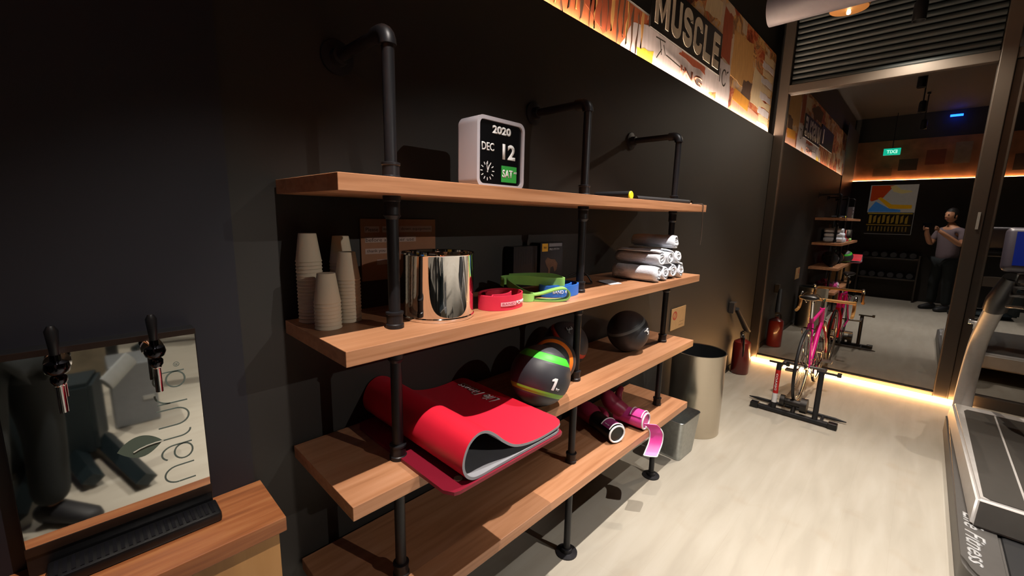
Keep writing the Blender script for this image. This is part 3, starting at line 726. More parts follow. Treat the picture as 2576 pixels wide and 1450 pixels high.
# mats
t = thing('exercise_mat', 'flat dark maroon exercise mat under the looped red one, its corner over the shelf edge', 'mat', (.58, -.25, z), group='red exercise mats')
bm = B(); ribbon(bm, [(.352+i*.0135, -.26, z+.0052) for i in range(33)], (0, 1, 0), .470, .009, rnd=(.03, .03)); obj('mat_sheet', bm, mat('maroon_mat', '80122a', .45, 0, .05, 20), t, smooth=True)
bm = B(); lathe(bm, (.405, -.455, z+.0098), [(.006, 0), (.0105, 0), (.0105, .0015), (.006, .0015), (.006, 0)], 20, cap0=False, cap1=False); lathe(bm, (.405, -.455, z+.0098), [(0, .0002), (.0065, .0002)], 20, cap0=False, cap1=False); obj('eyelet', bm, mat('cream_eyelet', 'd8cfa8', .4), t, label='cream eyelet')
t = thing('exercise_mat', 'bright red exercise mat doubled over into a loop, with white script lettering', 'mat', (.58, -.25, z+.01), group='red exercise mats')
base = z+.0145
prof = [(.782, .0235), (.745, .016), (.70, .0125), (.65, .0135), (.60, .021), (.56, .035), (.525, .060), (.495, .088), (.466, .108), (.438, .112), (.412, .098), (.397, .072), (.393, .045), (.402, .020), (.422, .004), (.450, -.0005), (.50, 0), (.56, 0), (.62, 0), (.70, 0), (.775, 0)]
P = smoothpts([(x, -.248, base+h) for x, h in prof], 4)
bm = B(); ribbon(bm, P, (0, 1, 0), .484, .007, 1, 0, rnd=(.035, .03)); obj('mat_sheet', bm, [REDM, GREYU], t, smooth=True)
lf = lambda O_, w_, h_, X_, Y_: text_bm('Life Fitness', w_, h_, .012, .0006, O=O_, X=X_, Y=Y_, shear=.55)
bm = lf((.735, -.145, base+.0203), .20, .034, (0, 1, 0), (-1, 0, 0))
for v in bm.verts: v.co.z = base+.0178+(v.co.x-.72)*.14+(.0008 if v.co.z > base+.0206 else 0)
obj('lettering', bm, WHITEP, t)

# ------------------------------------------------------------------ bottom shelf: gloves
z = ZS[3]
def glove(label, o, ang, hang=False):
    # local frame: opening at origin facing -y', hand towards +y'
    t = thing('sparring_glove', label, 'glove', o, rz=ang, group='pink boxing gloves')
    R_ = .043; zc = .044
    bm = B(); secs = [((0, 0, zc), R_, R_*.92), ((0, .03, zc), R_*1.02, R_*.95), ((0, .08, zc), R_*.98, R_*.92), ((0, .12, zc), R_*.95, R_*.9), ((0, .15, zc), R_, R_)]
    loft(bm, secs, 28, cap=False, up=(0, 0, 1)); secs = [((0, y_, z_), a*.86, b*.86) for (x_, y_, z_), a, b in [((0, .002, zc), R_, R_*.92), ((0, .06, zc), R_, R_*.9)]]
    loft(bm, secs, 28, up=(0, 0, 1)); obj('cuff', bm, BLACKP if not hang else PINK, t, smooth=True, local=True)
    bm = B(); tube(bm, [(math.cos(a)*R_*.95, -.001, zc+math.sin(a)*R_*.87) for a in [k*2*PI/28 for k in range(28)]], .0042, 8, closed=True); obj('cuff_trim', bm, WHITEP, t, smooth=True, local=True, label='white edge trim')
    # strap wrapped on the upper side
    bm = B(); n = 18; rows = []
    for i in range(n+1):
        a = math.radians(-5+150*i/n); rows.append((math.cos(a), math.sin(a)))
    P = [(x_*R_*1.08, .035, zc+s_*R_*1.05) for x_, s_ in rows]; ribbon(bm, P, (0, 1, 0), .052, .003); st = obj('wrist_strap', bm, PURP if not hang else PINK, t, smooth=True, local=True)
    for dy in (-.028, .028):
        bm = B(); tube(bm, [(p[0]*1.02, p[1]+dy, zc+(p[2]-zc)*1.03) for p in P], .0028, 8); obj('strap_edge', bm, WHITEP, st, smooth=True, local=True)
    bm = B()
    loft(bm, [((0, .14, zc), .034, .034), ((.0, .165, zc+.004), .044, .040), ((.0, .20, zc+.010), .052, .044), ((-.002, .235, zc+.010), .053, .044), ((-.004, .262, zc+.004), .048, .040), ((-.005, .282, zc-.004), .034, .030), ((-.005, .291, zc-.008), .012, .012)] if not hang else
             [((0, .09, zc), .032, .032), ((-.004, .12, zc+.012), .042, .038), ((-.010, .155, zc+.030), .046, .040), ((-.018, .185, zc+.052), .046, .040), ((-.026, .20, zc+.078), .040, .036), ((-.03, .205, zc+.095), .026, .024), ((-.03, .206, zc+.102), .008, .008)], 26, up=(0, 0, 1))
    obj('mitt', bm, MAGD, t, smooth='all', local=True, label='dark rose padded hand part')
    bm = B()
    th_ = [((.035, .12, zc+.01), .015, .015), ((.052, .15, zc+.012), .018, .018), ((.062, .185, zc+.014), .019, .018), ((.060, .215, zc+.014), .016, .015), ((.056, .226, zc+.014), .006, .006)]
    if hang: th_ = [((.012, .15, zc+.055), .015, .015), ((.032, .165, zc+.075), .018, .018), ((.050, .168, zc+.090), .017, .017), ((.064, .166, zc+.100), .013, .013), ((.070, .165, zc+.104), .005, .005)]
    loft(bm, th_, 18); obj('thumb', bm, MAGD, t, smooth='all', local=True)
    return t
g1 = glove('black and plum boxing glove with white-edged cuff, left one on the bottom shelf', (1.418, -.318, z+.001), math.radians(-20))
g2 = glove('pink boxing glove with white-edged cuff, right one with its strap hanging over the shelf', (1.628, -.350, z+.001), math.radians(2), True)
obj('lettering', text_bm('ATS  ADIA', .03, .005, .0, .0006, fn=lambda u, v, d: V(-(.0490+d)*math.cos(math.radians(52)-v*20), .034+u, .044+(.0475+d)*math.sin(math.radians(52)-v*20))), WHITEP, g1, local=True)
# hanging strap of glove 2
bm = B(); P = smoothpts([(1.632, -.371, z+.036), (1.652, -.380, z+.016), (1.660, -.392, z-.008), (1.662, -.394, z-.032), (1.650, -.396, z-.062), (1.618, -.398, z-.090), (1.598, -.400, z-.102)], 5)
ribbon(bm, P, (.55, -.83, .0), .060, .003, rnd=(0, .010)); hs = obj('hanging_strap', bm, PINK, g2, smooth=True, label='pink strap with white edge hanging down')
for s in (-1, 1):
    bm = B(); n_ = len(P); tube(bm, [p+V(.55, -.83, 0).normalized()*s*.0300 for i, p in enumerate(P[6:], 6)], .003, 8); obj('strap_edge', bm, WHITEP, hs, smooth=True)
bm = B(); tube(bm, [P[-1]+V(-.0165, .0249, 0), P[-1]+V(-.001, 0, -.002), P[-1]+V(.0165, -.0249, 0)], .003, 8); obj('strap_edge', bm, WHITEP, hs, smooth=True)

# ------------------------------------------------------------------ bins, wall card, extinguisher
t = thing('steel_bin', 'tall brushed steel cylindrical bin on the floor at the right end of the shelf', 'bin', (2.68, -.20, 0))
bm = B(); R_ = .168; H_ = .56
lathe(bm, (2.68, -.20, 0), [(R_, .0), (R_+.001, .004), (R_, .01), (R_, H_-.006), (R_+.002, H_), (R_-.003, H_+.001), (R_-.005, H_-.006), (R_-.005, .02), (0, .02)], 72); obj('bin_body', bm, STEEL, t, smooth=True)
bm = B(); lathe(bm, (2.68, -.20, 0), [(R_-.0055, H_-.004), (R_-.0055, .022), (0, .022)], 72, cap0=False, cap1=False); obj('liner', bm, mat('dark_bin_inside', '1c1e20', .4), t, smooth=True)
t = thing('waste_bin', 'small square galvanised metal waste bin on the floor under the shelf end', 'bin', (2.29, -.24, 0), rz=math.radians(-2))
def rsq(hx, hy, r, zz, n=5):
    out = []
    for cx, cy, a in ((hx-r, hy-r, 0), (-hx+r, hy-r, 90), (-hx+r, -hy+r, 180), (hx-r, -hy+r, 270)):
        out += [V(p[0], p[1], zz) for p in arc(cx, cy, r, a, a+90, n)]
    return out
def sqloft(bm, rings, cap0=True, cap1=False):
    vs = [[bm.verts.new(p) for p in r] for r in rings]; n = len(vs[0])
    for i in range(len(vs)-1):
        for k in range(n): bm.faces.new((vs[i][k], vs[i][(k+1) % n], vs[i+1][(k+1) % n], vs[i+1][k]))
    if cap0: bm.faces.new(vs[0])
    if cap1: bm.faces.new(vs[-1])
bm = B(); sqloft(bm, [rsq(.098, .078, .022, .001), rsq(.100, .080, .024, .006), rsq(.128, .096, .026, .248), rsq(.131, .099, .026, .252), rsq(.129, .097, .026, .255), rsq(.126, .094, .025, .248), rsq(.098, .078, .022, .01)], True, True)
obj('bin_body', bm, GALV, t, smooth=True, local=True)
bm = B(); box(bm, 2.645, 2.885, -.006, -.001, .655, .81, .001)
t = tag(obj('wall_card', bm, mat('beige_card', 'b48f62', .6), origin=(2.77, -.003, .73)), 'small beige card with a red oval mark on the wall above the steel bin', 'card')
bm = B(); stroke(bm, arc(2.70, .758, .03, 0, 360, 24, .026), .012, lambda u, v, d: V(u, -.0062-.0006*d, v)); stroke(bm, [(2.69, .735), (2.715, .78)], .008, lambda u, v, d: V(u, -.0062-.0006*d, v))
obj('red_mark', bm, mat('red_ink', 'a83a26', .6), t)
bm = B(); box(bm, 2.79, 2.86, -.0068, -.006, .70, .705); box(bm, 2.78, 2.85, -.0068, -.006, .675, .68); obj('print_lines', bm, mat('grey_brown_ink', '8a6c4a', .6), t)
t = thing('fire_extinguisher', 'dark red fire extinguisher standing on the floor in the corner by the window', 'extinguisher', (4.10, -.085, 0))
bm = B(); lathe(bm, (4.10, -.092, 0), [(.070, .001), (.076, .012), (.076, .275), (.070, .305), (.040, .325), (.020, .332), (.018, .345)], 36); obj('cylinder', bm, mat('dark_red_enamel', '6a1812', .28, 0, .05, coat=.5), t, smooth=True)
bm = B(); box(bm, 4.08, 4.12, -.098, -.072, .344, .368, .003); cyl(bm, (4.10, -.085, .366), (4.10, -.085, .38), .012, n=14)
obj('valve', bm, CHROME, t)
bm = B(); box(bm, 4.055, 4.15, -.095, -.075, .38, .39, .002); box(bm, 4.06, 4.14, -.095, -.075, .395, .403, .002); obj('lever', bm, BLACKP, t)
bm = B(); tube(bm, smoothpts([(4.09, -.095, .358), (4.05, -.11, .37), (4.03, -.12, .34), (4.035, -.125, .25), (4.04, -.12, .16), (4.042, -.118, .06)], 6), .009, 12); obj('hose', bm, BLACKP, t, smooth=True)
t = thing('wall_bracket', 'black hinged bracket on the wall above the fire extinguisher', 'bracket', (3.96, -.02, .55))
bm = B(); box(bm, 3.88, 3.96, -.05, -.001, .60, .70, .006); obj('mount', bm, mat('grey_mount', '3a3430', .5), t)
bm = B(); loft(bm, [((3.93, -.06, .64), .022, .018), ((4.13, -.10, .43), .030, .022), ((4.17, -.11, .40), .027, .018)], 14); obj('arm', bm, BLACKM, t, smooth=True)

# ------------------------------------------------------------------ counter and tap tower
zc = .7215
t = thing('counter', 'wooden serving counter in the lower left corner', 'counter', (-.55, -.1, 0))
bm = B(); box(bm, XR+.005, .094, -.238+.03, -.0125, zc-.036, zc, .002); obj('countertop', bm, COUNTW, t)
bm = B(); box(bm, XR+.01, .080, -.196, -.0125, .02, zc-.0362, .001); obj('cabinet_front', bm, wood('cabinet_wood', ('a5774a', 'b5854f', 'c2935e'), .5, (8, 20, 1.4)), t)
t = thing('tap_tower', 'mirrored water dispenser panel with two black taps and rotated natura lettering on the counter', 'dispenser', (-.16, -.05, zc))
ym = -.056; x0, x1, z0, z1 = -.309, -.0165, .7665, 1.163
bm = B(); box(bm, x0, x1, ym+.002, -.0125, zc+.0005, z1, .001); obj('housing', bm, BLACKP, t)
bm = B(); box(bm, x0+.002, x1-.002, ym, ym+.0019, z0+.018, z1-.012); mirror = obj('mirror_panel', bm, MIRRORM, t)
for za, zb in ((z1-.0118, z1), (z0, z0+.0178)):
    bm = B(); box(bm, x0, x1, ym-.0015, ym+.002, za, zb); obj('frame_strip', bm, mat('dark_brown_strip', '1e130e', .3), t)
TXT = mat('dark_green_print', '55605a', .6)
# lettering: reading +z, up -x
lx = -.044; xh = .054; us = .845
def LF(z_off): return lambda u, v, d: V(lx-v*xh, ym-.0001-.0007*d, z_off+u*xh*us)
lt = .06
letters = []
def letter(strokes_, z_off):
    b_ = B()
    for s_ in strokes_: stroke(b_, s_, lt, LF(z_off))
    obj('lettering', b_, TXT, mirror)
nn = [[(0, 0), (0, .55)], arc(.42, .56, .42, 180, 0, 14, .42)+[(.84, 0)]]
aa = [arc(.4, .4, .4, 0, 360, 22, .4), [(.8, 0), (.8, .45)]+arc(.42, .55, .38, 0, 150, 12, .45)]
aa = [arc(.38, .30, .38, 0, 360, 22, .30), [(.78, 0), (.78, .55)]+arc(.40, .58, .38, 0, 140, 12, .42)]
uu = [[(0, 1), (0, .42)]+arc(.42, .42, .42, 180, 360, 14, .42)+[(.84, 1)]]
rr_ = [[(0, 0), (0, .95)], [(0, .55)]+arc(.45, .5, .45, 170, 85, 8, .5)]
tt = [[(.02, 1.45), (.02, .35)]+arc(.32, .35, .30, 180, 270, 8, .35)]
L0 = .818
for s_, off in ((nn, 0), (aa, 1.15), (tt, 2.30), (uu, 2.95), (rr_, 4.1), (aa, 4.85)): letter(s_, L0+off*xh*us)
b_ = B(); leaf = []
for i in range(15):
    f = i/14; leaf.append((.02+.52*math.sin(PI*f)**.8*1.0, 0.92+1.36*f))
for i in range(14, -1, -1):
    f = i/14; leaf.append((.02-.50*math.sin(PI*f)**.9*.75-.15*math.sin(PI*f), 0.92+1.36*f))
F_ = LF(L0+2.32*xh*us); ring = [b_.verts.new(F_(u, v, 0)) for u, v in leaf[:-1]]
b_.faces.new(ring); bmesh.ops.remove_doubles(b_, verts=b_.verts, dist=1e-5); obj('leaf_emblem', b_, mat('green_grey_leaf', '4f5b50', .6), mirror)
b_ = B(); stroke(b_, [(.02, .90), (.03, 1.15), (.0, 1.4), (-.06, 1.62), (-.16, 1.82)], .05, lambda u, v, d: F_(u, v, 2+d)); obj('leaf_vein', b_, mat('pale_vein', 'c8c6b8', .5), mirror)
obj('lettering', text_bm('®', .011, .011, 0, .0005, fn=lambda u, v, d: V(lx-.012-v, ym-.0001-d, L0+5.95*xh*us+u)), TXT, mirror)
for x in (-.228, -.092):
    b_ = B(); lathe(b_, (x, ym, 1.135), [(.019, .0), (.019, .006), (.010, .009), (.010, .035)], 24, axis=(0, -1, 0)); tp = obj('tap', b_, CHROME, t, smooth=True)
    b_ = B(); cy_ = ym-.045
    lathe(b_, (x, cy_, 1.105), [(.008, 0), (.0115, .006), (.0115, .014), (.009, .018), (.016, .024), (.018, .032), (.016, .041), (.008, .045), (.0075, .056)], 24); obj('tap_body', b_, mat('black_chrome', '3a3a40', .12, 1, .05), tp, smooth=True)
    b_ = B(); lathe(b_, (x, cy_, 1.052), [(.0065, 0), (.0065, .05), (.0085, .052), (.0085, .055)], 18); obj('spout', b_, CHROME, tp, smooth=True, label='chrome spout')
    b_ = B(); loft(b_, [((x, cy_, 1.158), .0065), ((x, cy_, 1.175), .0075), ((x, cy_, 1.205), .0095), ((x, cy_, 1.214), .005)], 16); obj('tap_handle', b_, BLACKP, tp, smooth=True)
t = thing('drip_tray', 'black rectangular drip tray on the counter in front of the mirrored tap panel', 'tray', (-.15, -.1, zc))
b_ = B(); box(b_, -.285, -.012, -.122, ym-.0020, zc+.0005, zc+.024, .006); obj('tray_body', b_, BLACKP, t, smooth=True)
b_ = B()
for i in range(22): box(b_, -.275+i*.0117, -.275+i*.0117+.006, -.114, -.068, zc+.0235, zc+.0255)
obj('grille', b_, mat('black_grille', '15151a', .3, .4), t)

# ------------------------------------------------------------------ bicycle on trainer
def wheel(parent, c, r, name='wheel', tyre=True):
    b_ = B(); C_ = V(*c); circ = lambda rr, n=48: [C_+V(rr*math.cos(a), 0, rr*math.sin(a)) for a in [k*2*PI/n for k in range(n)]]
    tube(b_, circ(r-.011), .011, 10, closed=True); w_ = obj(name, b_, BLACKM, parent, smooth=True)
    b_ = B(); loft(b_, [(p, .008, .010) for p in circ(r-.030)], 8, closed=True); obj('rim', b_, mat('silver_rim', 'b8b4b0', .25, .9), w_, smooth=True)
    b_ = B()
    for k in range(24):
        a = k*2*PI/24; s = .018*(1 if k % 2 else -1); a2 = a+(.35 if (k//2) % 2 else -.35)
        tube(b_, [C_+V(.014*math.cos(a2), s, .014*math.sin(a2)), C_+V((r-.032)*math.cos(a), 0, (r-.032)*math.sin(a))], .0011, 5)
    obj('spokes', b_, CHROME, w_)
    b_ = B(); cyl(b_, C_+V(0, -.035, 0), C_+V(0, .035, 0), .012, n=16); obj('hub', b_, CHROME, w_, smooth=True)
    return w_
bk = thing('road_bicycle', 'pink road bicycle with tan drop handlebars on the trainer facing the window', 'bicycle', (3.6, -.655, .06), rz=math.atan2(.025, .80))
PKF = mat('hot_pink_frame_paint', 'e0208c', .25, 0, .04, coat=.6); REDF = mat('red_frame_paint', 'b4202a', .25, 0, .04, coat=.6)
yy = -.648
RA = V(3.6, yy, .34); FA = V(4.38, yy, .285); BBp = V(3.93, yy, .26); ST = V(3.735, yy, .66); HT = V(4.20, yy, .69); HB = V(4.235, yy, .58)
wheel(bk, RA, .285, 'rear_wheel'); wheel(bk, FA, .280, 'front_wheel')
b_ = B()
tube(b_, [ST, HT], .013, 14); tube(b_, [BBp, HB], .016, 14); tube(b_, [HT+V(-.006, 0, .02), HB+V(.004, 0, -.02)], .018, 14)
tube(b_, [BBp, ST+V(-.012, 0, .04)], .0145, 14)
for s in (-1, 1):
    tube(b_, [BBp+V(-.02, s*.02, 0), RA+V(0, s*.045, 0)], .007, 10); tube(b_, [ST+V(0, s*.012, -.01), RA+V(0, s*.045, 0)], .0065, 10)
obj('frame', b_, PKF, bk, smooth=True)
b_ = B()
tube(b_, [HB+V(.004, 0, -.015), HB+V(.012, 0, -.05)], .020, 12)
for s in (-1, 1): tube(b_, smoothpts([HB+V(.010, s*.02, -.04), HB+V(.05, s*.045, -.15), FA+V(-.01, s*.045, .04), FA+V(0, s*.045, 0)], 5), .009, 10)
obj('fork', b_, REDF, bk, smooth=True, label='red front fork')
b_ = B(); tube(b_, [ST+V(-.010, 0, .03), ST+V(-.055, 0, .19)], .0125, 14); obj('seat_post', b_, CHROME, bk, smooth=True)
b_ = B(); sc = V(3.66, yy+.012, .865)
loft(b_, [(sc+V(-.095, 0, .006), .045, .014), (sc+V(-.07, 0, .004), .062, .020), (sc+V(-.02, 0, 0), .056, .019), (sc+V(.04, 0, -.002), .030, .017), (sc+V(.10, 0, 0), .018, .014), (sc+V(.145, 0, -.003), .013, .011)], 22, up=(0, 0, 1))
sd = obj('saddle', b_, mat('black_leather', '1c1816', .35), bk, smooth='all')
b_ = B()
for s in (-1, 1): tube(b_, smoothpts([sc+V(-.07, s*.025, -.012), sc+V(-.04, s*.02, -.034), sc+V(.02, s*.02, -.034), sc+V(.11, s*.006, -.008)], 5), .0035, 8)
obj('saddle_rails', b_, CHROME, sd, smooth=True)
b_ = B(); tube(b_, [HT+V(0, 0, .01), HT+V(.0, 0, .07), HT+V(.10, 0, .075)], .012, 12); obj('stem', b_, CHROME, bk, smooth=True)
TAN = mat('tan_bar_tape', 'b98a4e', .6); b_ = B(); hx = 4.30; hz = .765
P = []
for s in (-1,): pass
half = [(hx, yy, hz), (hx, yy+.10, hz), (hx+.004, yy+.165, hz), (hx+.025, yy+.188, hz-.004), (hx+.075, yy+.192, hz-.012), (hx+.095, yy+.193, hz-.05), (hx+.075, yy+.194, hz-.095), (hx+.02, yy+.196, hz-.115), (hx-.03, yy+.197, hz-.118)]
full = [(p[0], 2*yy-p[1], p[2]) for p in half[::-1]][:-1]+half
tube(b_, smoothpts(full, 4), .0125, 12); obj('handlebar', b_, TAN, bk, smooth=True, label='tan taped drop handlebar')
b_ = B()
for s in (-1, 1):
    loft(b_, [((hx+.09, yy+s*.193, hz-.005), .013), ((hx+.12, yy+s*.193, hz+.012), .015), ((hx+.135, yy+s*.193, hz+.035), .010)], 12); tube(b_, smoothpts([(hx+.125, yy+s*.193, hz+.015), (hx+.15, yy+s*.192, hz-.03), (hx+.135, yy+s*.19, hz-.09)], 5), .004, 8)
obj('brake_levers', b_, CHROME, bk, smooth=True)
b_ = B(); cc = BBp+V(0, -.035, 0); lathe(b_, cc+V(0, .004, 0), [(.078, 0), (.085, .001), (.085, .003), (.078, .004), (.06, .003), (.06, 0)], 40, axis=(0, -1, 0), cap0=False, cap1=False)
for k in range(5): a = k*2*PI/5; tube(b_, [cc, cc+V(.07*math.cos(a), 0, .07*math.sin(a))], .005, 6)
ck = obj('chainring', b_, CHROME, bk, smooth=True)
b_ = B(); tube(b_, [BBp+V(0, -.05, 0), BBp+V(.135, -.06, .03)], .008, 10); tube(b_, [BBp+V(0, .05, 0), BBp+V(-.135, .06, -.03)], .008, 10); tube(b_, [BBp+V(0, -.055, 0), BBp+V(0, .055, 0)], .014, 12); obj('cranks', b_, CHROME, bk, smooth=True)
for q in ((BBp+V(.135, -.10, .03)), (BBp+V(-.135, .10, -.03))):
    b_ = B(); box(b_, q.x-.03, q.x+.03, q.y-.035, q.y+.035, q.z-.008, q.z+.008, .003); obj('pedal', b_, mat('steel_pedal', '8a8680', .3, .8), bk)
b_ = B(); tube(b_, [RA+V(.02, -.03, .018), cc+V(0, 0, .083)], .003, 6); tube(b_, [RA+V(.0, -.03, -.022), cc+V(0, 0, -.083)], .003, 6)
for k in range(5): lathe(b_, RA+V(0, -.018-.004*k, 0), [(.0, 0), (.032-.003*k, 0), (.032-.003*k, .0015), (0, .0015)], 20, axis=(0, -1, 0))
obj('drivetrain', b_, mat('dark_chain', '45423e', .35, .8), bk)
b_ = B()
for s in (-1, 1): tube(b_, smoothpts([V(3.70, yy+s*.012, .62), V(3.66, yy+s*.04, .62), V(3.655, yy+s*.035, .575)], 4), .005, 8)
obj('rear_brake', b_, CHROME, bk, smooth=True)
b_ = B(); tube(b_, smoothpts([(hx+.1, yy+.19, hz+.0), (hx-.02, yy+.12, hz+.06), (hx-.06, yy+.02, hz+.02), (hx-.07, yy, .68)], 6), .0022, 6); obj('brake_cable', b_, BLACKP, bk, smooth=True)
# trainer
tr = thing('bike_trainer', 'black indoor bike trainer stand with one red and white post under the bicycle', 'trainer', (3.38, -.655, 0))
b_ = B(); box(b_, 3.36, 3.40, -.915, -.40, .006, .034, .004); fb = obj('foot_bar', b_, BLACKM, tr)
for y in (-.93, -.44):
    b_ = B(); box(b_, 3.352, 3.408, y, y+.055, .0, .042, .005); obj('end_foot', b_, BLACKP, fb)
b_ = B(); cyl(b_, (3.38, -.797, .034), (3.40, -.797, .375), .017, n=18); obj('upright', b_, BLACKM, tr, smooth=True)
WR = [BLACKM, mat('red_post_sleeve', 'c81e1e', .4), WHITEP]
b_ = B(); 
for za, zb, mi in ((.034, .08, 0), (.08, .15, 2), (.15, .33, 1), (.33, .375, 0)):
    cyl(b_, (3.38+.06*(za-.034), -.537, za), (3.38+.06*(zb-.034), -.537, zb), .0175, n=18, mi=mi)
obj('upright', b_, WR, tr, smooth=True, label='upright with a red and white sleeve')
obj('lettering', text_bm('DERACO', .13, .018, .02, .0008, fn=lambda u, v, d: V(3.388-(.0182+d)*math.cos(v*40), -.537-(.0182+d)*math.sin(v*40)*1.0, .24+u)), WHITEP, tr)
for y0, y1 in ((-.60, -.47), (-.905, -.765)):
    b_ = B(); box(b_, 3.39, 3.41, y0, y1, .375, .389, .004); box(b_, 3.385, 3.415, y0-.004, y0+.02, .372, .40, .003); obj('top_handle', b_, BLACKP, tr)
for y in (-.797, -.537):
    b_ = B(); yi = yy+(.05 if y > yy else -.05); tube(b_, [(3.40, y, .345), (3.60, y, .345), (3.60, yi, .342)], .011, 12); obj('axle_clamp', b_, mat('grey_clamp', '6a6a6a', .35, .7), tr, smooth=True)
b_ = B(); loft(b_, [((3.535, -.335, .016), .004, .004), ((3.53, -.40, .018), .010, .012), ((3.53, -.90, .018), .010, .012), ((3.535, -.965, .016), .004, .004)], 10, up=(0, 0, 1)); obj('rear_foot_bar', b_, BLACKM, tr, smooth=True)
for y in (-.50, -.83):
    b_ = B(); tube(b_, [(3.40, y, .022), (3.53, y, .020)], .009, 10); obj('link_bar', b_, BLACKM, tr, smooth=True)
b_ = B(); cyl(b_, (3.42, -.70, .095), (3.42, -.60, .095), .028, n=24); cyl(b_, (3.42, -.74, .095), (3.42, -.70, .095), .055, n=30); cyl(b_, (3.42, -.60, .095), (3.42, -.57, .095), .045, n=30)
tube(b_, [(3.42, -.66, .09), (3.39, -.66, .03)], .015, 10); obj('resistance_unit', b_, mat('dark_roller_metal', '33302e', .4, .6), tr, smooth=True)

# ------------------------------------------------------------------ treadmill
tm = thing('treadmill', 'large grey and silver treadmill at the right edge facing the window', 'treadmill', (3.2, -1.95, 0))
GREYD = mat('charcoal_deck_plastic', '4a4744', .45); SILV = mat('silver_plastic', 'aaa6a2', .4, .1); DARKG = mat('dark_grey_hood', '3d3a36', .4)
def plate(bm, pts, z0, z1, mi=0, bev=0):
    a = [bm.verts.new((p[0], p[1], z0)) for p in pts]; b2 = [bm.verts.new((p[0], p[1], z1)) for p in pts]
    fs = [bm.faces.new(a), bm.faces.new(b2)]
    for i in range(len(pts)): fs.append(bm.faces.new((a[i], a[(i+1) % len(a)], b2[(i+1) % len(a)], b2[i])))
    for f in fs: f.material_index = mi
YT0, YT1 = -1.462, -2.36
for ya, yb, s in ((YT0, YT0-.13, -1), (YT1, YT1+.13, 1)):
    pts = [(3.93, ya), (3.93, yb), (2.02, yb)]+[(2.02+.14*(1-math.cos(a)) , ya+s*.10*(1-math.sin(a))) for a in [k*PI/12 for k in range(7)]]
    b_ = B(); plate(b_, pts, .002, .125); bmesh.ops.bevel(b_, geom=[e for e in b_.edges if abs(e.verts[0].co.z-.125) < 1e-4 and abs(e.verts[1].co.z-.125) < 1e-4], offset=.012, segments=3, affect='EDGES'); obj('side_rail', b_, GREYD, tm, smooth=True)
b_ = B(); box(b_, 2.04, 3.0, YT1+.131, YT0-.131, .03, .122, .01); obj('running_belt', b_, mat('black_belt', '121214', .7), tm)
def hoodsec(): pass
b_ = B()
ho = [(3.84, YT0-.012, .245), (2.47, YT0-.045, .245), (2.47, YT1+.045, .245), (3.84, YT1+.012, .245)]; lo = [(3.90, YT0-.002, .126), (2.42, YT0-.035, .126), (2.42, YT1+.035, .126), (3.90, YT1+.002, .126)]
vt = [b_.verts.new(p) for p in ho]; vb = [b_.verts.new(p) for p in lo]; b_.faces.new(vt); b_.faces.new(vb)
for i in range(4):
    f = b_.faces.new((vb[i], vb[(i+1) % 4], vt[(i+1) % 4], vt[i])); f.material_index = 1 if i == 1 else 0
bmesh.ops.bevel(b_, geom=b_.edges[:], offset=.012, segments=3, affect='EDGES')
obj('motor_hood', b_, [SILV, DARKG], tm, smooth=True)
b_ = B(); inn = [(3.74, YT0-.075), (3.70, YT0-.060), (2.50, YT0-.066), (2.482, YT0-.085), (2.482, YT1+.12), (2.50, YT1+.1), (3.70, YT1+.07), (3.74, YT1+.085)]; plate(b_, inn, .243, .248); obj('hood_inset', b_, DARKG, tm, label='dark hood inset')
b_ = B(); box(b_, 2.49, 3.72, -1.66, -1.652, .2482, .251); obj('hood_trim', b_, SILV, tm, label='thin silver line')
obj('lettering', text_bm('Life Fitness', .42, .06, .012, .0015, O=(2.33, YT0-.050, .1252), X=(-1, 0, 0), Y=(0, -1, 0), shear=.55), mat('silver_print', 'a8a8a8', .5), tm)
for yc_, s in ((-1.535, 1), (-2.285, -1)):
    b_ = B(); P = smoothpts([(3.98, yc_, .10), (4.02, yc_, .26), (3.98, yc_, .46), (3.86, yc_, .68), (3.62, yc_, .86), (3.44, yc_, .975)], 5); n_ = len(P)
    loft(b_, [(p, .030, .050-.010*i/n_) for i, p in enumerate(P)], 22, up=(0, 1, 0)); up_ = obj('upright', b_, SILV, tm, smooth=True)
    b_ = B(); loft(b_, [((3.46, yc_, .955), .036, .050), ((3.38, yc_-s*.0, 1.02), .040, .052), ((3.31, yc_-s*.01, 1.10), .038, .042), ((3.27, yc_-s*.02, 1.16), .034, .035)], 20, up=(0, 1, 0)); obj('joint_cover', b_, BLACKP, up_, smooth=True)
    for dz, dy in ((1.10, .0), (1.055, .01), (.995, .015)):
        b_ = B(); tube(b_, smoothpts([(3.33, yc_-s*.03, dz), (3.15, yc_-s*.06-dy*s, dz+.02), (2.85, yc_-s*.07-dy*s, dz+.01)], 5), .0095, 12); obj('hand_rail', b_, CHROME, up_, smooth=True)
b_ = B(); tube(b_, [(3.72, -1.462, .83), (3.72, -1.47, .83), (3.725, -1.50, .83)], .018, 14); obj('knob', b_, CHROME, tm, smooth=True)
b_ = B(); M_ = Matrix.Translation((3.28, -1.91, 1.30)) @ Matrix.Rotation(math.radians(14), 4, 'Y')
box(b_, -.03, .03, -.41, .41, -.115, .125, .03, seg=4, M=M_); cs = obj('console', b_, mat('mauve_grey_console', '2e2a32', .4), tm, smooth=True)
b_ = B(); box(b_, -.034, -.0295, -.36, .372, -.085, .095, .0, M=M_); obj('display', b_, mat('blue_display', '0a1440', .15, emit='1a3acc', es=.07), cs)
b_ = B(); box(b_, 3.24, 3.34, -2.25, -1.57, 1.13, 1.18, .012); obj('cross_bar', b_, BLACKP, tm, smooth=True)

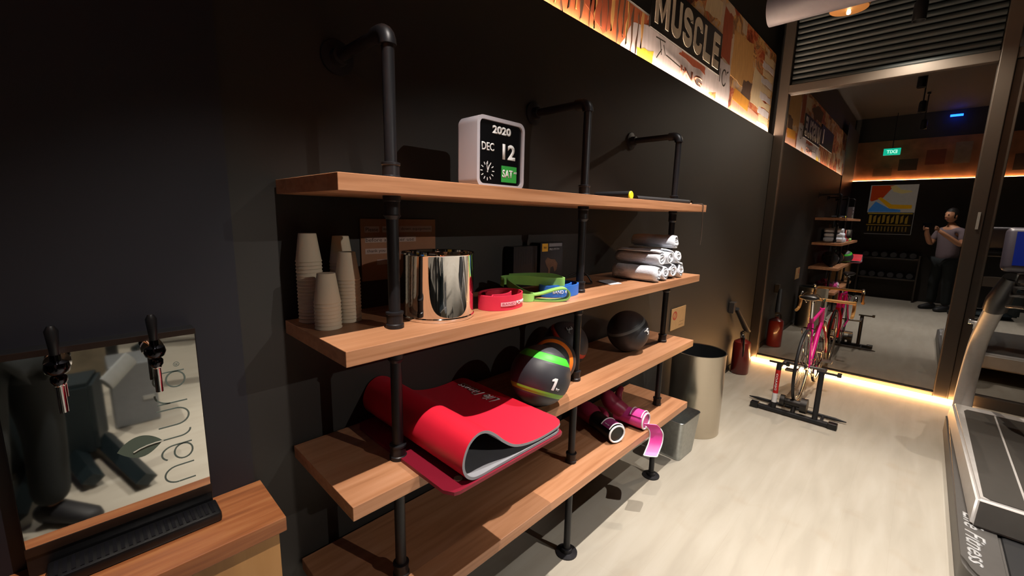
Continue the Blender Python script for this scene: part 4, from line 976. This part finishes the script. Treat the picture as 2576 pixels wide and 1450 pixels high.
# ------------------------------------------------------------------ things behind the camera, seen in the reflections
t = thing('wall_poster', 'framed bright poster with red, blue and yellow shapes, mirrored in the window', 'poster', (XR+.02, -.655, 1.70))
xp = XR+.012
b_ = B(); box(b_, XR+.0005, XR+.012, -1.0, -.315, 1.235, 2.17); obj('poster_board', b_, mat('poster_cream', 'b8b0a4', .5, emit='b8b0a4', es=.25), t)  # slight emission in the board stands for lamplight on the poster
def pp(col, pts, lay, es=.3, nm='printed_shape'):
    b_ = B(); poly(b_, [(xp+.001*lay, p[0], p[1]) for p in pts], (1, 0, 0), .0008); obj(nm, b_, mat('poster_'+col, col, .5, emit=col, es=es), t)  # emission in the print colour stands in for light on the shapes
pp('b23a10', [(-.33, 2.16), (-.66, 2.16), (-.52, 1.93), (-.36, 1.86), (-.33, 1.88)], 1)
pp('3f7fc0', [(-.33, 1.70), (-.42, 1.86), (-.62, 1.73), (-.80, 1.70), (-.8, 1.66), (-.33, 1.66)], 1)
pp('d69a10', [(-.44, 1.92), (-.49, 1.94), (-.66, 1.80), (-.95, 1.79), (-.95, 1.72), (-.64, 1.72)], 2)
pp('c8b070', [(-.60, 2.14), (-.68, 2.16), (-.76, 2.08), (-.92, 2.05), (-.92, 2.03), (-.78, 2.00), (-.66, 2.04)], 2)
pp('14110c', [(-.315, 1.24), (-.315, 1.65), (-.995, 1.65), (-.995, 1.24)], 1, 0)
for i in range(9):
    y = -.36-.066*i; pp('8a6a1c', [(y, 1.44), (y, 1.60-.03*(i % 3)), (y-.038, 1.60), (y-.038, 1.44+.03*(i % 2))], 2, .3)
for i in range(12):
    y = -.36-.050*i; pp('6a5220', [(y, 1.29), (y, 1.38), (y-.02, 1.38), (y-.02, 1.29)], 2, .3)
pp('8a6a1c', [(-.33, 1.405), (-.33, 1.42), (-.98, 1.42), (-.98, 1.405)], 3, .3); pp('a88c30', [(-.33, 1.62), (-.33, 1.64), (-.98, 1.64), (-.98, 1.62)], 3, .3)
t = thing('exit_sign', 'small glowing green exit sign hung from the ceiling, mirrored in the window', 'sign', (XR+.22, -.55, 2.76))
b_ = B(); box(b_, XR+.20, XR+.235, -.67, -.43, 2.70, 2.82, .003); obj('sign_box', b_, mat('exit_green', '10b090', emit='10c8a0', es=2.2), t)
b_ = text_bm('EXIT', .15, .06, .02, .001, O=(XR+.236, -.55, 2.76), X=(0, 1, 0), Y=(0, 0, 1)); obj('lettering', b_, mat('exit_white', 'd8fff4', emit='c0ffe8', es=3), t)
b_ = B(); cyl(b_, (XR+.217, -.55, 2.82), (XR+.217, -.55, HC), .006, n=8); obj('stem', b_, BLACKP, t)
b_ = B(); tube(b_, [(XR+.05, -1.24, HC-.12), (XR+.05, -1.40, HC-.12)], .018, 14)
tag(obj('neon_tube', b_, mat('blue_neon', '1040ff', emit='1048ff', es=30), smooth=True, origin=(XR+.05, -1.32, HC-.12)), 'blue neon tube under the ceiling of the rear wall, mirrored in the window', 'neon tube')
# rear equipment
def bench(label, x, y, rz, group='weight benches in the rear'):
    t = thing('weight_bench', label, 'bench', (x, y, 0), rz=rz, group=group)
    b_ = B(); box(b_, -.14, .14, -.15, .45, .40, .46, .02); obj('seat_pad', b_, BLACKM, t, smooth=True, local=True)
    b_ = B(); box(b_, -.14, .14, -.85, -.02, -.03, .03, .02, M=Matrix.Translation((0, -.17, .46)) @ Matrix.Rotation(math.radians(-35), 4, 'X')); obj('backrest', b_, BLACKM, t, smooth=True, local=True)
    b_ = B(); fr = mat('dark_teal_steel', '1f2a2e', .4, .4)
    tube(b_, [(0, .40, .38), (0, .45, .03)], .03, 10); tube(b_, [(0, -.1, .38), (0, -.75, .03)], .03, 10); tube(b_, [(-.25, .45, .03), (.25, .45, .03)], .03, 10); tube(b_, [(-.25, -.75, .03), (.25, -.75, .03)], .03, 10); tube(b_, [(0, .42, .2), (0, -.35, .2)], .025, 10)
    obj('frame', b_, fr, t, smooth=True, local=True); return t
bench('dark weight bench farther back near the front wall', .9, -4.3, math.radians(-60))
t = thing('stone_planter', 'long low stone-clad planter mirrored in the upper left of the tap panel', 'planter', (-.7, -4.0, 0))
b_ = B(); box(b_, -1.30, -.085, -4.2, -3.8, 0, .50, .01); obj('stone_body', b_, mat('stone_cladding', '8a7f6c', .8, 0, .6, 9, .5), t)
t = thing('leg_press_machine', 'dark teal exercise machine base with splayed floor beams, mirrored in the tap panel', 'exercise machine', (-.45, -2.2, 0))
TEAL = mat('dark_teal_steel', '1c2830', .45, .2)
b_ = B(); plate(b_, [(-.80, -2.38), (-.80, -2.10), (-.20, -2.10), (-.15, -2.38)], .06, .47); bmesh.ops.bevel(b_, geom=b_.edges[:], offset=.02, segments=2, affect='EDGES'); obj('weight_shroud', b_, TEAL, t, smooth=True)
for a, c_ in (((-.19, -2.30), (-.05, -1.62)), ((-.46, -2.12), (-.50, -1.66)), ((-.30, -2.12), (-.24, -1.80))):
    b_ = B(); loft(b_, [((a[0], a[1], .07), .05, .045), ((c_[0], c_[1], .05), .045, .035)], 4, up=(0, 0, 1)); obj('floor_beam', b_, TEAL, t)
b_ = B(); loft(b_, [((-.14, -2.12, .44), .02, .05), ((-.02, -2.22, .54), .02, .05)], 10); obj('arm_pad', b_, mat('pale_grey_pad', '8c9090', .5), t, smooth=True, label='pale grey arm pad')
t = thing('equipment_cabinet', 'grey steel equipment cabinet behind the dark machine, mirrored in the tap panel', 'cabinet', (.0, -2.7, 0))
b_ = B(); box(b_, -.12, .11, -2.85, -2.52, 0, .42, .01); obj('cabinet_body', b_, mat('grey_enamel', '6f7274', .4), t); b_ = B(); box(b_, .03, .09, -2.519, -2.513, .16, .19, .002); obj('nameplate', b_, mat('pale_plate', '9a9a96', .5), t)
b_ = B(); box(b_, -.10, -.03, -3.37, -3.30, 0, 1.9, .005)
tag(obj('steel_post', b_, mat('dark_grey_post', '34373a', .45, .3)), 'dark square steel post behind the grey cabinet, mirrored in the tap panel', 'post')

rk = thing('dumbbell_rack', 'black two-tier dumbbell rack against the rear wall, mirrored low in the window', 'rack', (-1.2, -.75, 0))
RY0, RY1 = -1.18, -.34
for zt_ in (.42, .80):
    b_ = B(); box(b_, -1.32, -1.06, RY0, RY1, zt_-.03, zt_, .004); obj('rack_shelf', b_, BLACKP, rk)
for y in (RY0-.02, RY1-.01):
    b_ = B(); box(b_, -1.33, -1.05, y, y+.03, 0, .86, .004); obj('side_frame', b_, BLACKP, rk)
db0 = None
for zt_, nm in ((.42, 'lower'), (.80, 'upper')):
    for i in range(6):
        y = RY0+.09+i*.135; r_ = .052
        if db0 is None:
            db0 = thing('dumbbell', '', 'dumbbell', (-1.19, y, zt_+r_+.001), group='dumbbells on the rear rack')
            for s_ in (-1, 1):
                b_ = B(); lathe(b_, (s_*.05, 0, 0), [(.02, 0), (r_*.97, .004), (r_, .01), (r_, .045), (r_*.9, .052), (0, .052)], 20, axis=(s_, 0, 0)); obj('weight_head', b_, BLACKM, db0, smooth=True, local=True)
            b_ = B(); tube(b_, [(-.052, 0, 0), (.052, 0, 0)], .014, 12); obj('grip', b_, CHROME, db0, smooth=True, local=True); o = db0
        else: o = dup(db0, (-1.19, y, zt_+r_+.001))
        o['label'] = 'black dumbbell on the '+nm+' tier of the rear rack, '+['first', 'second', 'third', 'fourth', 'fifth', 'sixth'][i]+' from the person side'

# ------------------------------------------------------------------ photographer (behind the camera, visible in the mirror and window)
def skinned(name, nodes, edges, m, parent, sub=2):
    me = bpy.data.meshes.new(name); me.from_pydata([n[0] for n in nodes], edges, []); o = bpy.data.objects.new(name, me); COL.objects.link(o)
    md = o.modifiers.new('skin', 'SKIN'); md.use_smooth_shade = True
    sv = me.skin_vertices[0].data
    for i, n in enumerate(nodes): sv[i].radius = (n[1], n[2] if len(n) > 2 else n[1]); sv[i].use_root = (i == 0)
    o.modifiers.new('sub', 'SUBSURF').levels = sub; o.modifiers['sub'].render_levels = sub
    bpy.context.view_layer.update()
    dg = bpy.context.evaluated_depsgraph_get(); m2 = bpy.data.meshes.new_from_object(o.evaluated_get(dg)); bpy.data.objects.remove(o)
    b_ = B(); b_.from_mesh(m2); bpy.data.meshes.remove(m2); return obj(name, b_, m, parent, smooth='all', local=True)
SKIN = mat('skin', 'c08a6a', .5)
pr = thing('person', 'person in a grey shirt and dark trousers holding up a phone, mirrored in the window', 'person', (-.45, -1.50, 0), rz=-YAW)
S = .97
N_ = [((0, 0, .93), .118, .085), ((0, 0, 1.08), .115, .085), ((0, .0, 1.25), .150, .10), ((0, 0, 1.38), .13, .09), ((0, .01, 1.47), .055, .055), ((0, .03, 1.53), .05, .05),
      ((.19, 0, 1.37), .055), ((.25, .06, 1.14), .045), ((.14, .27, 1.33), .034), ((.085, .33, 1.40), .027, .024),
      ((-.19, 0, 1.37), .055), ((-.25, .06, 1.14), .045), ((-.14, .27, 1.33), .034), ((-.085, .33, 1.40), .027, .024),
      ((.09, 0, .85), .095), ((.11, .02, .48), .065), ((.12, -.02, .13), .030), ((.125, .05, .05), .02, .02),
      ((-.09, 0, .85), .095), ((-.11, .02, .48), .065), ((-.12, -.02, .13), .030), ((-.125, .05, .05), .02, .02)]
E_ = [(0, 1), (1, 2), (2, 3), (3, 4), (4, 5), (3, 6), (6, 7), (7, 8), (8, 9), (3, 10), (10, 11), (11, 12), (12, 13), (0, 14), (14, 15), (15, 16), (16, 17), (0, 18), (18, 19), (19, 20), (20, 21)]
N_ = [((n[0][0], n[0][1], n[0][2]*S), *n[1:]) for n in N_]
skinned('body', N_, E_, SKIN, pr)
i_ = 1.10
N2 = [(n[0], n[1]*i_, (n[2] if len(n) > 2 else n[1])*i_) for n in N_]
skinned('shirt', [((0, 0, .80*S), .172, .132), ((0, 0, 1.05*S), .165, .125), ((0, 0, 1.25*S), .178, .12), N2[3], N2[6], ((.235, .04, 1.20*S), .058), N2[10], ((-.235, .04, 1.20*S), .058)], [(0, 1), (1, 2), (2, 3), (3, 4), (4, 5), (3, 6), (6, 7)], mat('grey_pink_shirt', '6d5f66', .85), pr)
skinned('trousers', [((0, 0, .93*S), .155, .118), N2[14], N2[15], ((.12, -.01, .09), .068), N2[18], N2[19], ((-.12, -.01, .09), .068)], [(0, 1), (1, 2), (2, 3), (0, 4), (4, 5), (5, 6)], mat('dark_trousers', '141c20', .85), pr)
b_ = B(); hc = V(0, .045, 1.635*S)
bmesh.ops.create_uvsphere(b_, u_segments=28, v_segments=20, radius=1)
for v in b_.verts:
    q = v.co.copy(); jaw = 1-.22*max(0, -q.z); v.co = hc+V(q.x*.073*jaw, q.y*.092*(1-.1*max(0, -q.z)), q.z*.112)
    if q.y > .85 and -.35 < q.z < .15: v.co.y += .016*(1-abs(q.x)*4 if abs(q.x) < .25 else 0)
obj('head', b_, SKIN, pr, smooth='all', local=True)
for s in (-1, 1):
    b_ = B(); loft(b_, [((s*.122, -.075, .045), .030, .035), ((s*.122, -.05, .052), .042, .050), ((s*.123, .02, .055), .046, .054), ((s*.125, .09, .042), .050, .041), ((s*.127, .15, .034), .046, .033), ((s*.128, .18, .028), .025, .02)], 18, up=(0, 0, 1)); obj('shoe', b_, mat('dark_shoe', '1a1a1e', .6), pr, smooth='all', local=True)
    b_ = B(); bmesh.ops.create_uvsphere(b_, u_segments=12, v_segments=8, radius=.011, matrix=Matrix.Translation(hc+V(s*.028, .083, .010))); obj('eye', b_, mat('eye_dark', '2a2020', .2), pr, smooth='all', local=True)
    b_ = B(); bmesh.ops.create_uvsphere(b_, u_segments=12, v_segments=8, radius=1, matrix=Matrix.Translation(hc+V(s*.073, -.005, -.01)) @ Matrix.Diagonal((.010, .018, .030, 1))); obj('ear', b_, SKIN, pr, smooth='all', local=True)
b_ = B(); loft(b_, [(hc+V(-.024, .083, -.055), .003, .004), (hc+V(0, .090, -.055), .006, .007), (hc+V(.024, .083, -.055), .003, .004)], 10); obj('mouth', b_, mat('lips', '8c4a44', .5), pr, smooth='all', local=True)
b_ = B(); bmesh.ops.create_uvsphere(b_, u_segments=28, v_segments=20, radius=1)
for v in b_.verts: q = v.co.copy(); v.co = hc+V(q.x*.080, q.y*.098-.010, q.z*.120+.010)
bmesh.ops.delete(b_, geom=[v for v in b_.verts if (v.co-hc).y > .045 and (v.co-hc).z < .055 or (v.co-hc).z < -.055], context='VERTS'); obj('hair', b_, mat('dark_hair', '15110f', .7), pr, smooth='all', local=True)
for s in (-1, 1):
    base = V(s*.092, .315, 1.400*S)
    nodes = [(base, .020, .017), (base+V(-s*.004, .03, .02), .024, .014)]; ed = [(0, 1)]
    for k in range(4):
        p0 = base+V(-s*(-.012+.0*k), .045, .045-.019*k); k0 = len(nodes)
        L_ = (.030, .034, .032, .026)[k]; nodes += [(p0, .0085), (p0+V(s*.0, L_*.6, .004), .008), (p0+V(-s*.018, L_*.95, .002), .007)]; ed += [(1, k0), (k0, k0+1), (k0+1, k0+2)]
    k0 = len(nodes); nodes += [(base+V(-s*.020, .012, .010), .010), (base+V(-s*.032, .030, .014), .0085)]; ed += [(0, k0), (k0, k0+1)]
    skinned('hand', nodes, ed, SKIN, pr, 1)
b_ = B(); PM = Matrix((rgt, upv, -fwd)).transposed().to_4x4(); PM.translation = CAM-fwd*.022
box(b_, -.078, .078, -.037, .037, -.004, .004, .003, M=PM); ph = tag(obj('phone', b_, mat('phone_black', '0c0c10', .2), origin=CAM-fwd*.03), 'dark phone held up sideways in both hands of the person', 'phone')
